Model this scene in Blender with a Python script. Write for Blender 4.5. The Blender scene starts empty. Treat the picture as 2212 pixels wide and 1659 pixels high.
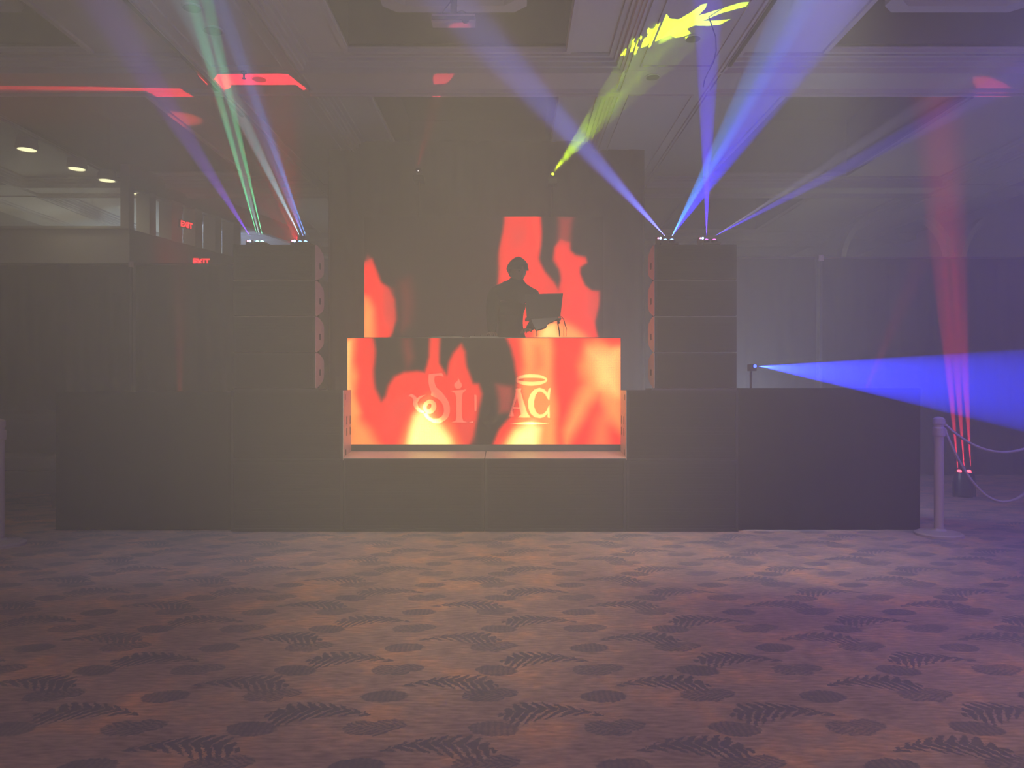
import bpy, bmesh, math, random
import numpy as np
from mathutils import Vector, Matrix

random.seed(7)
S = bpy.context.scene
COL = S.collection
F = 1609.0          # focal length in pixels of the 2212x1659 frame
CX, CY, EYE = 1106.0, 829.5, 1.3
XC = -0.24          # centre line of the stage rig
PI = math.pi


def at(px, py, Y):
    return Vector(((px - CX) / F * Y, Y, EYE + (CY - py) / F * Y))


def lin(c):
    c = c / 255.0
    return c / 12.92 if c <= 0.04045 else ((c + 0.055) / 1.055) ** 2.4


def rgb(r, g, b):
    return (lin(r), lin(g), lin(b), 1.0)


# ------------------------------------------------------------------ materials
def mat(name, col, rough=0.8, metal=0.0, var=0.0, scale=8.0, bump=0.0, bscale=200.0, emit=None, estr=0.0, spec=0.5):
    m = bpy.data.materials.new(name)
    m.use_nodes = True
    nt = m.node_tree
    b = nt.nodes['Principled BSDF']
    b.inputs['Base Color'].default_value = col
    b.inputs['Roughness'].default_value = rough
    b.inputs['Metallic'].default_value = metal
    b.inputs['Specular IOR Level'].default_value = spec
    if var > 0:
        tc = nt.nodes.new('ShaderNodeTexCoord')
        n = nt.nodes.new('ShaderNodeTexNoise')
        n.inputs['Scale'].default_value = scale
        n.inputs['Detail'].default_value = 4
        nt.links.new(tc.outputs['Object'], n.inputs['Vector'])
        mx = nt.nodes.new('ShaderNodeMix')
        mx.data_type = 'RGBA'
        mx.inputs[6].default_value = tuple(max(0, c * (1 - var)) for c in col[:3]) + (1,)
        mx.inputs[7].default_value = tuple(min(1, c * (1 + var)) for c in col[:3]) + (1,)
        nt.links.new(n.outputs['Fac'], mx.inputs[0])
        nt.links.new(mx.outputs[2], b.inputs['Base Color'])
    if bump > 0:
        tc = nt.nodes.new('ShaderNodeTexCoord')
        n = nt.nodes.new('ShaderNodeTexNoise')
        n.inputs['Scale'].default_value = bscale
        nt.links.new(tc.outputs['Object'], n.inputs['Vector'])
        bp = nt.nodes.new('ShaderNodeBump')
        bp.inputs['Strength'].default_value = bump
        bp.inputs['Distance'].default_value = 0.01
        nt.links.new(n.outputs['Fac'], bp.inputs['Height'])
        nt.links.new(bp.outputs['Normal'], b.inputs['Normal'])
    if emit:
        b.inputs['Emission Color'].default_value = emit
        b.inputs['Emission Strength'].default_value = estr
    return m


M = {}
M['ceil'] = mat('ceiling_plaster', (0.50, 0.48, 0.48, 1), 0.9, var=0.06, scale=3)
M['beam'] = mat('beam_plaster', (0.46, 0.44, 0.45, 1), 0.85, var=0.05, scale=3)
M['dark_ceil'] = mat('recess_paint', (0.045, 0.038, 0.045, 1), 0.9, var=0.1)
M['slot'] = mat('track_black', (0.012, 0.012, 0.014, 1), 0.7)
M['wall'] = mat('wall_paint', (0.42, 0.40, 0.37, 1), 0.9, var=0.06)
M['wall_dark'] = mat('wall_dark_paint', (0.17, 0.155, 0.16, 1), 0.9, var=0.06)
M['black_cab'] = mat('cabinet_black', (0.010, 0.010, 0.009, 1), 0.6, bump=0.15, bscale=260, spec=0.2)
M['lit_cab'] = mat('screen_lit_cabinet', (0.52, 0.40, 0.36, 1), 0.4, var=0.12, scale=14, bump=0.1, bscale=260, spec=0.5)  # pale pink stands in for screen light on black cabinet faces
M['grille'] = mat('grille_steel', (0.008, 0.008, 0.008, 1), 0.75, spec=0.1)
M['drape'] = mat('black_drape', (0.006, 0.0055, 0.006, 1), 1.0, var=0.2, spec=0.0)
M['skirt'] = mat('black_skirt', (0.008, 0.007, 0.0075, 1), 1.0, var=0.2, spec=0.0)
M['deck'] = mat('deck_black', (0.02, 0.02, 0.02, 1), 0.7)
M['metal_black'] = mat('black_metal', (0.02, 0.02, 0.022, 1), 0.4, metal=0.5)
M['alu'] = mat('aluminium_edge', (0.5, 0.48, 0.47, 1), 0.35, metal=0.9)
M['pole'] = mat('pale_pole', (0.05, 0.045, 0.05, 1), 0.6, spec=0.2)
M['post'] = mat('stanchion_paint', (0.36, 0.28, 0.27, 1), 0.5)
M['rope'] = mat('braided_rope', (0.36, 0.30, 0.32, 1), 0.9, bump=0.6, bscale=60)
M['sofa'] = mat('grey_sofa_fabric', (0.065, 0.058, 0.065, 1), 0.85, var=0.15, bump=0.2)
M['sofa_seat'] = mat('sofa_seat_vinyl', (0.11, 0.10, 0.10, 1), 0.45)
M['cloth'] = mat('black_shirt', (0.008, 0.008, 0.008, 1), 0.95, spec=0.1)
M['skin'] = mat('skin', (0.16, 0.09, 0.065, 1), 0.7, spec=0.1)
M['hair'] = mat('dark_hair', (0.006, 0.005, 0.005, 1), 0.9, spec=0.1)
M['plastic'] = mat('black_plastic', (0.012, 0.012, 0.012, 1), 0.45)
M['white_plastic'] = mat('white_plastic', (0.55, 0.5, 0.5, 1), 0.5)
M['fixture'] = mat('white_fixture', (0.50, 0.40, 0.40, 1), 0.5)
M['speaker_grey'] = mat('vent_grey', (0.10, 0.10, 0.10, 1), 0.8)
M['warm_lamp'] = mat('warm_lamp', (0.8, 0.8, 0.6, 1), 0.5, emit=(1.0, 0.93, 0.50, 1), estr=2.4)
M['white_lamp'] = mat('white_lamp', (0.8, 0.8, 0.8, 1), 0.5, emit=(1.0, 0.97, 0.85, 1), estr=3.5)
M['led_blue'] = mat('blue_status_led', (0.1, 0.1, 0.8, 1), 0.5, emit=(0.25, 0.45, 1.0, 1), estr=9)
M['led_pink'] = mat('pink_status_led', (0.8, 0.1, 0.4, 1), 0.5, emit=(1.0, 0.25, 0.5, 1), estr=6)
M['exit_red'] = mat('exit_sign_red', (0.8, 0.02, 0.02, 1), 0.5, emit=(1.0, 0.02, 0.03, 1), estr=3.2)
M['exit_body'] = mat('exit_sign_body', (0.06, 0.05, 0.05, 1), 0.5)
M['lens'] = {}
for nm, c, s in (('green', (0.25, 1.0, 0.6, 1), 9), ('blue', (0.15, 0.35, 1.0, 1), 9), ('deepblue', (0.03, 0.06, 1.0, 1), 9),
                 ('violet', (0.45, 0.1, 1.0, 1), 6), ('magenta', (1.0, 0.1, 0.6, 1), 5), ('yellow', (0.75, 1.0, 0.02, 1), 10),
                 ('red', (1.0, 0.05, 0.08, 1), 9), ('white', (1, 0.9, 0.9, 1), 1.6), ('off', (0.1, 0.1, 0.1, 1), 0.0)):
    M['lens'][nm] = mat('lens_' + nm, (c[0] * .5, c[1] * .5, c[2] * .5, 1), 0.2, emit=c, estr=s)


# ------------------------------------------------------------------ mesh helpers
def bm_box(bm, x0, x1, y0, y1, z0, z1, bev=0.0):
    r = bmesh.ops.create_cube(bm, size=1.0)
    vs = r['verts']
    for v in vs:
        v.co = Vector(((x0 + x1) / 2 + v.co.x * (x1 - x0), (y0 + y1) / 2 + v.co.y * (y1 - y0), (z0 + z1) / 2 + v.co.z * (z1 - z0)))
    if bev > 0:
        es = list({e for v in vs for e in v.link_edges})
        bmesh.ops.bevel(bm, geom=es, offset=bev, segments=2, affect='EDGES', profile=0.5)
    return vs


def bm_tube(bm, pts, r, seg=12, cap=True):
    """a swept tube through pts (r: number or list)"""
    pts = [Vector(p) for p in pts]
    rings = []
    up = Vector((0, 0, 1))
    for i, p in enumerate(pts):
        t = (pts[min(i + 1, len(pts) - 1)] - pts[max(i - 1, 0)]).normalized()
        a = t.cross(up)
        if a.length < 1e-3:
            a = t.cross(Vector((0, 1, 0)))
        a.normalize()
        b = t.cross(a).normalized()
        rr = r[i] if isinstance(r, (list, tuple)) else r
        rings.append([bm.verts.new(p + a * rr * math.cos(2 * PI * k / seg) + b * rr * math.sin(2 * PI * k / seg)) for k in range(seg)])
    for i in range(len(rings) - 1):
        for k in range(seg):
            bm.faces.new((rings[i][k], rings[i][(k + 1) % seg], rings[i + 1][(k + 1) % seg], rings[i + 1][k]))
    if cap:
        bm.faces.new(rings[0])
        bm.faces.new(list(reversed(rings[-1])))


def bm_lathe(bm, prof, c=(0, 0, 0), seg=32, axis='z', sx=1.0, sy=1.0):
    c = Vector(c)
    rings = []
    for r, z in prof:
        ring = []
        for k in range(seg):
            a = 2 * PI * k / seg
            v = Vector((r * math.cos(a) * sx, r * math.sin(a) * sy, z))
            if axis == 'y':
                v = Vector((v.x, v.z, v.y))
            ring.append(bm.verts.new(c + v))
        rings.append(ring)
    for i in range(len(rings) - 1):
        for k in range(seg):
            bm.faces.new((rings[i][k], rings[i][(k + 1) % seg], rings[i + 1][(k + 1) % seg], rings[i + 1][k]))
    bm.faces.new(rings[0])
    bm.faces.new(list(reversed(rings[-1])))


def bm_prism(bm, poly, axis, a0, a1):
    """extrude a 2D polygon: axis 'x' -> poly is (y,z); 'y' -> (x,z); 'z' -> (x,y)"""
    def P(p, a):
        return {'x': Vector((a, p[0], p[1])), 'y': Vector((p[0], a, p[1])), 'z': Vector((p[0], p[1], a))}[axis]
    A = [bm.verts.new(P(p, a0)) for p in poly]
    B = [bm.verts.new(P(p, a1)) for p in poly]
    n = len(poly)
    bm.faces.new(A)
    bm.faces.new(list(reversed(B)))
    for i in range(n):
        bm.faces.new((A[i], B[i], B[(i + 1) % n], A[(i + 1) % n]))


def obj(name, bm, m, parent=None, smooth=False):
    bmesh.ops.recalc_face_normals(bm, faces=bm.faces)
    me = bpy.data.meshes.new(name)
    bm.to_mesh(me)
    bm.free()
    if smooth:
        for p in me.polygons:
            p.use_smooth = True
    me.materials.append(m)
    o = bpy.data.objects.new(name, me)
    COL.objects.link(o)
    if parent:
        o.parent = parent
        o.matrix_parent_inverse = Matrix.Identity(4)
    return o


def box(name, x0, x1, y0, y1, z0, z1, m, parent=None, bev=0.0):
    bm = bmesh.new()
    bm_box(bm, x0, x1, y0, y1, z0, z1, bev)
    return obj(name, bm, m, parent)


def tag(o, label=None, cat=None, group=None, kind=None):
    if label:
        o['label'] = label
    if cat:
        o['category'] = cat
    if group:
        o['group'] = group
    if kind:
        o['kind'] = kind
    return o


def thing(name, loc, label, cat, group=None, rz=0.0):
    o = bpy.data.objects.new(name, None)
    COL.objects.link(o)
    o.location = loc
    o.rotation_euler = (0, 0, rz)
    return tag(o, label, cat, group)


def struct(o):
    o['kind'] = 'structure'
    return o


def dup(root, loc=None, rz=None, label=None, group=None):
    def cp(o, parent):
        c = o.copy()
        COL.objects.link(c)
        c.parent = parent
        for ch in [x for x in list(bpy.data.objects) if x.parent == o]:
            cp(ch, c)
        return c
    r = cp(root, None)
    if loc is not None:
        r.location = loc
    if rz is not None:
        r.rotation_euler = (0, 0, rz)
    if label:
        r['label'] = label
    if group:
        r['group'] = group
    return r


# ------------------------------------------------------------------ lights
def spot(name, loc, target, deg, watt, color, blend=0.15, radius=0.0, sx=1.0, sy=1.0, roll=0.0, vol=1.0):
    d = bpy.data.lights.new(name, 'SPOT')
    d.energy = watt
    d.color = color
    d.spot_size = math.radians(deg)
    d.spot_blend = blend
    d.shadow_soft_size = radius
    o = bpy.data.objects.new(name, d)
    COL.objects.link(o)
    loc, target = Vector(loc), Vector(target)
    q = (target - loc).to_track_quat('-Z', 'Y')
    o.matrix_world = Matrix.Translation(loc) @ q.to_matrix().to_4x4() @ Matrix.Rotation(roll, 4, 'Z') @ Matrix.Diagonal((sx, sy, 1, 1))
    return o


def area(name, loc, target, w, h, watt, color, spread=180):
    d = bpy.data.lights.new(name, 'AREA')
    d.shape = 'RECTANGLE'
    d.size, d.size_y = w, h
    d.energy = watt
    d.color = color
    d.spread = math.radians(spread)
    o = bpy.data.objects.new(name, d)
    COL.objects.link(o)
    loc, target = Vector(loc), Vector(target)
    o.matrix_world = Matrix.Translation(loc) @ (target - loc).to_track_quat('-Z', 'Y').to_matrix().to_4x4()
    return o


# ------------------------------------------------------------------ carpet
def carpet():
    m = bpy.data.materials.new('patterned_carpet')
    m.use_nodes = True
    nt = m.node_tree
    N, L = nt.nodes, nt.links
    b = N['Principled BSDF']
    b.inputs['Roughness'].default_value = 0.95
    b.inputs['Specular IOR Level'].default_value = 0.1
    tc = N.new('ShaderNodeTexCoord')
    sep = N.new('ShaderNodeSeparateXYZ')
    # a slight woven wobble of the coordinates
    nz = N.new('ShaderNodeTexNoise')
    nz.inputs['Scale'].default_value = 45
    nz.inputs['Detail'].default_value = 2
    L.new(tc.outputs['Object'], nz.inputs['Vector'])
    va = N.new('ShaderNodeVectorMath'); va.operation = 'SUBTRACT'
    L.new(nz.outputs['Color'], va.inputs[0]); va.inputs[1].default_value = (0.5, 0.5, 0.5)
    vs = N.new('ShaderNodeVectorMath'); vs.operation = 'SCALE'
    L.new(va.outputs[0], vs.inputs[0]); vs.inputs['Scale'].default_value = 0.028
    vadd = N.new('ShaderNodeVectorMath'); vadd.operation = 'ADD'
    L.new(tc.outputs['Object'], vadd.inputs[0]); nz2 = N.new('ShaderNodeTexNoise')
    nz2.inputs['Scale'].default_value = 130
    L.new(tc.outputs['Object'], nz2.inputs['Vector'])
    vb = N.new('ShaderNodeVectorMath'); vb.operation = 'SUBTRACT'
    L.new(nz2.outputs['Color'], vb.inputs[0]); vb.inputs[1].default_value = (0.5, 0.5, 0.5)
    vt = N.new('ShaderNodeVectorMath'); vt.operation = 'MULTIPLY_ADD'
    L.new(vb.outputs[0], vt.inputs[0]); vt.inputs[1].default_value = (0.02, 0.02, 0.02); L.new(vs.outputs[0], vt.inputs[2])
    L.new(vt.outputs[0], vadd.inputs[1])
    L.new(vadd.outputs[0], sep.inputs[0])

    def mt(op, a, c=None, d=None, clamp=False):
        n = N.new('ShaderNodeMath'); n.operation = op; n.use_clamp = clamp
        for i, v in enumerate((a, c, d)):
            if v is None:
                continue
            if isinstance(v, (int, float)):
                n.inputs[i].default_value = v
            else:
                L.new(v, n.inputs[i])
        return n.outputs[0]
    X, Y = sep.outputs[0], sep.outputs[1]
    PX, PY = 0.912, 0.572

    def wrap(c, c0, p):
        f = mt('FRACT', mt('ADD', mt('DIVIDE', mt('SUBTRACT', c, c0), p), 0.5))
        return mt('MULTIPLY', mt('SUBTRACT', f, 0.5), p)

    def ell(u, v, a, bb, soft=0.12, rot=0.0):
        if rot:
            cu, su = math.cos(rot), math.sin(rot)
            u2 = mt('ADD', mt('MULTIPLY', u, cu), mt('MULTIPLY', v, su))
            v2 = mt('SUBTRACT', mt('MULTIPLY', v, cu), mt('MULTIPLY', u, su))
            u, v = u2, v2
        r = mt('ADD', mt('POWER', mt('ABSOLUTE', mt('DIVIDE', u, a)), 2), mt('POWER', mt('ABSOLUTE', mt('DIVIDE', v, bb)), 2))
        return mt('DIVIDE', mt('SUBTRACT', 1.0, r), soft, clamp=True)

    def frond(x0, y0, sgn):
        u = mt('MULTIPLY', wrap(X, x0, PX), sgn)
        v = wrap(Y, y0, PY)
        u = mt('MULTIPLY', u, 0.90)
        v = mt('MULTIPLY', v, 0.90)
        # midrib bends; the blade is widest near its base (u > 0), pointed at the tip
        vv = mt('ADD', v, mt('MULTIPLY', mt('MULTIPLY', u, u), 1.6))
        side = mt('LESS_THAN', vv, 0.0)                 # fat fingers on the near side, short ones beyond
        half = mt('MULTIPLY', mt('ADD', u, 0.22), 0.30)
        half = mt('MINIMUM', half, mt('MULTIPLY', mt('SUBTRACT', 0.19, u), 1.6))
        half = mt('MULTIPLY', half, mt('ADD', 0.75, mt('MULTIPLY', side, 0.55)))
        av = mt('ABSOLUTE', vv)
        rel = mt('DIVIDE', av, mt('MAXIMUM', half, 0.004))
        body = mt('DIVIDE', mt('SUBTRACT', 1.0, rel), 0.12, clamp=True)
        body = mt('MULTIPLY', body, mt('LESS_THAN', mt('ABSOLUTE', u), 0.188))
        s = mt('FRACT', mt('DIVIDE', mt('SUBTRACT', u, mt('MULTIPLY', av, mt('SUBTRACT', 0.9, mt('MULTIPLY', u, 3.0)))), 0.040))
        wid = mt('SUBTRACT', 0.52, mt('MULTIPLY', rel, 0.30))
        leaflet = mt('DIVIDE', mt('SUBTRACT', wid, mt('ABSOLUTE', mt('SUBTRACT', s, 0.5))), 0.1, clamp=True)
        return mt('MULTIPLY', body, leaflet)

    def cluster(x0, y0):
        u, v = wrap(X, x0, PX), wrap(Y, y0, PY)
        a = ell(mt('ADD', u, 0.05), mt('ADD', v, 0.01), 0.07, 0.062)
        c = ell(mt('SUBTRACT', u, 0.05), mt('SUBTRACT', v, 0.015), 0.07, 0.05)
        d = ell(mt('ADD', u, -0.01), mt('ADD', v, 0.035), 0.05, 0.04)
        top = mt('MAXIMUM', mt('MAXIMUM', a, c), d)
        vein = mt('SINE', mt('MULTIPLY', mt('ADD', mt('MULTIPLY', u, 1.0), mt('MULTIPLY', mt('ABSOLUTE', v), 1.4)), 190))
        vein = mt('ADD', 0.72, mt('MULTIPLY', vein, 0.28))
        return mt('MULTIPLY', top, vein)

    def oval(x0, y0, rot):
        u, v = wrap(X, x0, PX), wrap(Y, y0, PY)
        e = ell(u, v, 0.1, 0.062, rot=rot)
        st = mt('ADD', 0.85, mt('MULTIPLY', mt('SINE', mt('MULTIPLY', u, 260)), 0.15))
        return mt('MULTIPLY', e, st)
    ms = [frond(-0.26, 2.70, 1.0), frond(0.15, 2.985, -1.0), cluster(-0.52, 2.825), cluster(-0.09, 3.12),
          oval(-0.07, 2.81, -0.15), oval(-0.53, 3.10, 0.1)]
    t = ms[0]
    for k in ms[1:]:
        t = mt('MAXIMUM', t, k)
    # worn patches weaken the print a little
    n2 = N.new('ShaderNodeTexNoise'); n2.inputs['Scale'].default_value = 3.0; n2.inputs['Detail'].default_value = 5
    L.new(tc.outputs['Object'], n2.inputs['Vector'])
    t = mt('MULTIPLY', t, mt('ADD', 0.62, mt('MULTIPLY', n2.outputs['Fac'], 0.5)), clamp=True)
    n3 = N.new('ShaderNodeTexNoise'); n3.inputs['Scale'].default_value = 2.8; n3.inputs['Detail'].default_value = 6
    n3.inputs['Roughness'].default_value = 0.65
    L.new(tc.outputs['Object'], n3.inputs['Vector'])
    cr = N.new('ShaderNodeValToRGB')
    e = cr.color_ramp.elements
    e[0].position, e[0].color = 0.32, (0.30, 0.215, 0.195, 1)
    e[1].position, e[1].color = 0.72, (0.62, 0.33, 0.20, 1)
    k = cr.color_ramp.elements.new(0.5); k.color = (0.38, 0.265, 0.225, 1)
    L.new(n3.outputs['Fac'], cr.inputs[0])
    # streaky yarn
    mp = N.new('ShaderNodeMapping'); mp.inputs['Scale'].default_value = (9, 34, 1)
    L.new(tc.outputs['Object'], mp.inputs[0])
    n4 = N.new('ShaderNodeTexNoise'); n4.inputs['Scale'].default_value = 1.6; n4.inputs['Detail'].default_value = 5
    L.new(mp.outputs[0], n4.inputs['Vector'])
    mul = N.new('ShaderNodeMix'); mul.data_type = 'RGBA'; mul.blend_type = 'MULTIPLY'; mul.inputs[0].default_value = 0.75
    r2 = N.new('ShaderNodeValToRGB')
    r2.color_ramp.elements[0].position = 0.3; r2.color_ramp.elements[0].color = (0.6, 0.6, 0.62, 1)
    r2.color_ramp.elements[1].position = 0.7; r2.color_ramp.elements[1].color = (1.25, 1.22, 1.2, 1)
    L.new(n4.outputs['Fac'], r2.inputs[0])
    L.new(cr.outputs[0], mul.inputs[6]); L.new(r2.outputs[0], mul.inputs[7])
    mx = N.new('ShaderNodeMix'); mx.data_type = 'RGBA'
    L.new(t, mx.inputs[0]); L.new(mul.outputs[2], mx.inputs[6])
    mx.inputs[7].default_value = (0.15, 0.14, 0.155, 1)
    L.new(mx.outputs[2], b.inputs['Base Color'])
    return m


M['carpet'] = carpet()

# ------------------------------------------------------------------ room shell
XL, XR, YB, YF, ZT = -10.5, 9.5, -6.0, 21.0, 6.2
fl = box('floor', XL, XR, YB, YF, -0.12, 0.0, M['carpet']); struct(fl)
struct(box('wall_left', XL - 0.2, XL, YB, YF, 0, ZT, M['wall_dark']))
struct(box('wall_right', XR, XR + 0.2, YB, YF, 0, ZT, M['wall_dark']))
struct(box('wall_back', XL - 0.2, XR + 0.2, YF, YF + 0.2, 0, ZT, M['wall_dark']))
struct(box('wall_front', XL - 0.2, XR + 0.2, YB - 0.2, YB, 0, ZT, M['wall_dark']))

ZB, ZS = 4.70, 4.84          # underside of the beams, of the coffer soffits
LONG = [(-9.6, -8.42), (-3.42, -2.26), (1.17, 2.33), (7.4, 8.5)]
CROSS = [(-6.0, -5.6), (-1.4, -0.84), (3.3, 3.86), (8.08, 8.64), (12.8, 13.36), (17.5, 18.06)]
# recesses (x0, x1) in each bay
RX = [(-6.79, -4.5), (-1.725, 0.565), (3.36, 5.65)]
bays_y = [(-0.84, 3.3), (3.86, 8.08), (8.64, 12.8), (13.36, 17.5)]

# ceiling: one soffit sheet with recess openings and dark wells above them
bm = bmesh.new()
xs = sorted({XL, XR, *[v for r in RX for v in r]})
REC = []
for (y0, y1) in bays_y:
    ry0, ry1 = y0 + 0.45, y1 - 0.22
    REC.append((ry0, ry1))
ys = sorted({YB, YF, *[v for r in REC for v in r]})
for i in range(len(xs) - 1):
    for j in range(len(ys) - 1):
        hole = any(abs(xs[i] - r[0]) < 1e-6 for r in RX) and any(abs(ys[j] - r[0]) < 1e-6 for r in REC)
        if not hole:
            bm_box(bm, xs[i], xs[i + 1], ys[j], ys[j + 1], ZS, ZS + 0.05)
ce = obj('ceiling', bm, M['ceil']); struct(ce)
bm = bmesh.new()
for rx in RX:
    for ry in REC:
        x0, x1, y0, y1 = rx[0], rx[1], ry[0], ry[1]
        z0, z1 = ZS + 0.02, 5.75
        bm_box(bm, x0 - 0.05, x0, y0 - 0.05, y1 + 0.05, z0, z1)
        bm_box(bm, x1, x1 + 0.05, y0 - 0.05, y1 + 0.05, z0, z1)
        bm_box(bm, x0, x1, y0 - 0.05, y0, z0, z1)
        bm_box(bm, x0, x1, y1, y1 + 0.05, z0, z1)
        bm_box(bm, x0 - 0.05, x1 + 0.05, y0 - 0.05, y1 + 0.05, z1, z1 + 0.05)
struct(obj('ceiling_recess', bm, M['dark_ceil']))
bm = bmesh.new()
bm_box(bm, XL - 0.2, XR + 0.2, YB - 0.2, YF + 0.2, ZT - 0.2, ZT)
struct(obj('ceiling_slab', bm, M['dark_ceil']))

n = 0
for (x0, x1) in LONG:
    n += 1
    struct(box('trim_%d' % n, x0, x1, YB, YF, ZB, ZS + 0.04, M['beam']))
for (y0, y1) in CROSS:
    n += 1
    struct(box('trim_%d' % n, XL, XR, y0, y1, ZB - 0.002, ZS + 0.04, M['beam']))


# crown mouldings: stepped strips round every coffer, plus raised bead on beam edges
def ring(bm, x0, x1, y0, y1, w, z0, z1):
    bm_box(bm, x0, x0 + w, y0, y1, z0, z1)
    bm_box(bm, x1 - w, x1, y0, y1, z0, z1)
    bm_box(bm, x0 + w, x1 - w, y0, y0 + w, z0, z1)
    bm_box(bm, x0 + w, x1 - w, y1 - w, y1, z0, z1)


bm = bmesh.new()
for i in range(len(LONG) - 1):
    for j in range(len(CROSS) - 1):
        x0, x1 = LONG[i][1], LONG[i + 1][0]
        y0, y1 = CROSS[j][1], CROSS[j + 1][0]
        ring(bm, x0, x1, y0, y1, 0.035, ZB + 0.03, ZB + 0.075)
        ring(bm, x0, x1, y0, y1, 0.075, ZB + 0.075, ZB + 0.105)
        ring(bm, x0, x1, y0, y1, 0.13, ZB + 0.105, ZS - 0.004)
n += 1
struct(obj('trim_%d' % n, bm, M['beam']))
bm = bmesh.new()
for i in range(len(RX)):
    for ry in REC:
        ring(bm, RX[i][0] - 0.06, RX[i][1] + 0.06, ry[0] - 0.06, ry[1] + 0.06, 0.05, ZS - 0.03, ZS + 0.01)
# beads under the beams: edges and the inset field of the long beams
for (x0, x1) in LONG:
    for (y0, y1) in [(CROSS[k][1], CROSS[k + 1][0]) for k in range(len(CROSS) - 1)]:
        for q in (0.03, 0.075):
            bm_box(bm, x0 + q, x0 + q + 0.02, y0 - 0.3, y1 + 0.3, ZB - 0.028, ZB)
            bm_box(bm, x1 - q - 0.02, x1 - q, y0 - 0.3, y1 + 0.3, ZB - 0.028, ZB)
        ring(bm, x0 + 0.2, x1 - 0.2, y0 + 0.1, y1 - 0.12, 0.018, ZB - 0.02, ZB)
for (y0, y1) in CROSS:
    for i in range(len(LONG) - 1):
        x0, x1 = LONG[i][1], LONG[i + 1][0]
        for q in (0.0, 0.04):
            bm_box(bm, x0 - 0.08, x1 + 0.08, y0 + q, y0 + q + 0.025, ZB - 0.03 + q * 0.25, ZB)
            bm_box(bm, x0 - 0.08, x1 + 0.08, y1 - q - 0.025, y1 - q, ZB - 0.07 + q * 0.6, ZB)
n += 1
struct(obj('trim_%d' % n, bm, M['beam']))
# black airwall tracks let into the beams
n += 1
struct(box('trim_%d' % n, -3.415, -3.375, 0.5, 9.4, ZB - 0.034, ZB - 0.001, M['slot']))
n += 1
struct(box('trim_%d' % n, 2.285, 2.325, 0.5, 7.9, ZB - 0.034, ZB - 0.001, M['slot']))

# ------------------------------------------------------------------ side hall seen over the drape on the left
P0 = at(280, 0, 12.0); P0.z = 0
dirv = Vector((0.25, 0.968, 0)).normalized()
nrm = Vector((dirv.y, -dirv.x, 0))


def slab(bm, a, b, z0, z1, th=0.12):
    a, b = Vector(a), Vector(b)
    d = (b - a).normalized()
    nn = Vector((-d.y, d.x, 0)) * th
    lo = [a, b, b + nn, a + nn]
    A = [bm.verts.new((p.x, p.y, z0)) for p in lo]
    B = [bm.verts.new((p.x, p.y, z1)) for p in lo]
    bm.faces.new(A); bm.faces.new(list(reversed(B)))
    for i in range(4):
        bm.faces.new((A[i], A[(i + 1) % 4], B[(i + 1) % 4], B[i]))


bm = bmesh.new()
slab(bm, P0 + Vector((-6, 0, 0)), P0, 0, 3.8)
bm_box(bm, P0.x - 6, P0.x, P0.y - 0.03, P0.y + 0.15, 3.8, 3.84)
struct(obj('wall_lobby', bm, M['wall']))
bm = bmesh.new()
PE = P0 + dirv * 8
slab(bm, P0, PE, 0, 3.8)
slab(bm, P0, PE, 4.48, ZS)
struct(obj('wall_arcade', bm, M['wall_dark']))
for q, w in ((0.0, 0.20), (0.55, 0.24), (1.2, 0.34), (2.0, 0.32), (3.0, 0.3), (4.2, 0.3), (5.6, 0.3)):
    pass
# columns between sill and header of the arcade (measured along the wall)


def t_of(px):
    k = (px - CX) / F
    return (P0.x - k * P0.y) / (k * dirv.y - dirv.x)


for k, (a, b2) in enumerate(((279, 263), (323, 337), (371, 394), (422, 437), (465, 478), (505, 520))):
    n += 1
    bm = bmesh.new()
    if k == 0:
        bm_box(bm, P0.x - 0.14, P0.x + 0.0, P0.y - 0.02, P0.y + 0.14, 3.78, ZS)
    else:
        t0, t1 = t_of(a), t_of(b2)
        slab(bm, P0 + dirv * t0, P0 + dirv * t1, 3.79, 4.5, 0.26)
    struct(obj('trim_%d' % n, bm, M['wall']))


# arches on the far wall of the side hall and of the room
def arch(name_n, cx, y, r, zc, th, w, m, yaw=0.0, sz=1.0):
    bm = bmesh.new()
    seg = 28
    R1, R2 = r, r - w
    v = []
    pts = []
    for k in range(seg + 1):
        a = PI * k / seg
        pts.append((R1 * math.cos(a), R1 * math.sin(a) * sz + zc))
    inner = []
    for k in range(seg + 1):
        a = PI * k / seg
        inner.append((R2 * math.cos(a), R2 * math.sin(a) * sz + zc))
    pts = [(R1, 0.1)] + pts + [(-R1, 0.1)]
    inner = [(R2, 0.1)] + inner + [(-R2, 0.1)]
    rot = Matrix.Rotation(yaw, 3, 'Z')
    rings = []
    for (p, q) in zip(pts, inner):
        rings.append([bm.verts.new(Vector((cx, y, 0)) + rot @ Vector(c)) for c in ((p[0], 0, p[1]), (q[0], 0, q[1]), (q[0], th, q[1]), (p[0], th, p[1]))])
    for i in range(len(rings) - 1):
        for k in range(4):
            bm.faces.new((rings[i][k], rings[i][(k + 1) % 4], rings[i + 1][(k + 1) % 4], rings[i + 1][k]))
    bm.faces.new(rings[0]); bm.faces.new(list(reversed(rings[-1])))
    return struct(obj('trim_%d' % name_n, bm, m))


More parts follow.
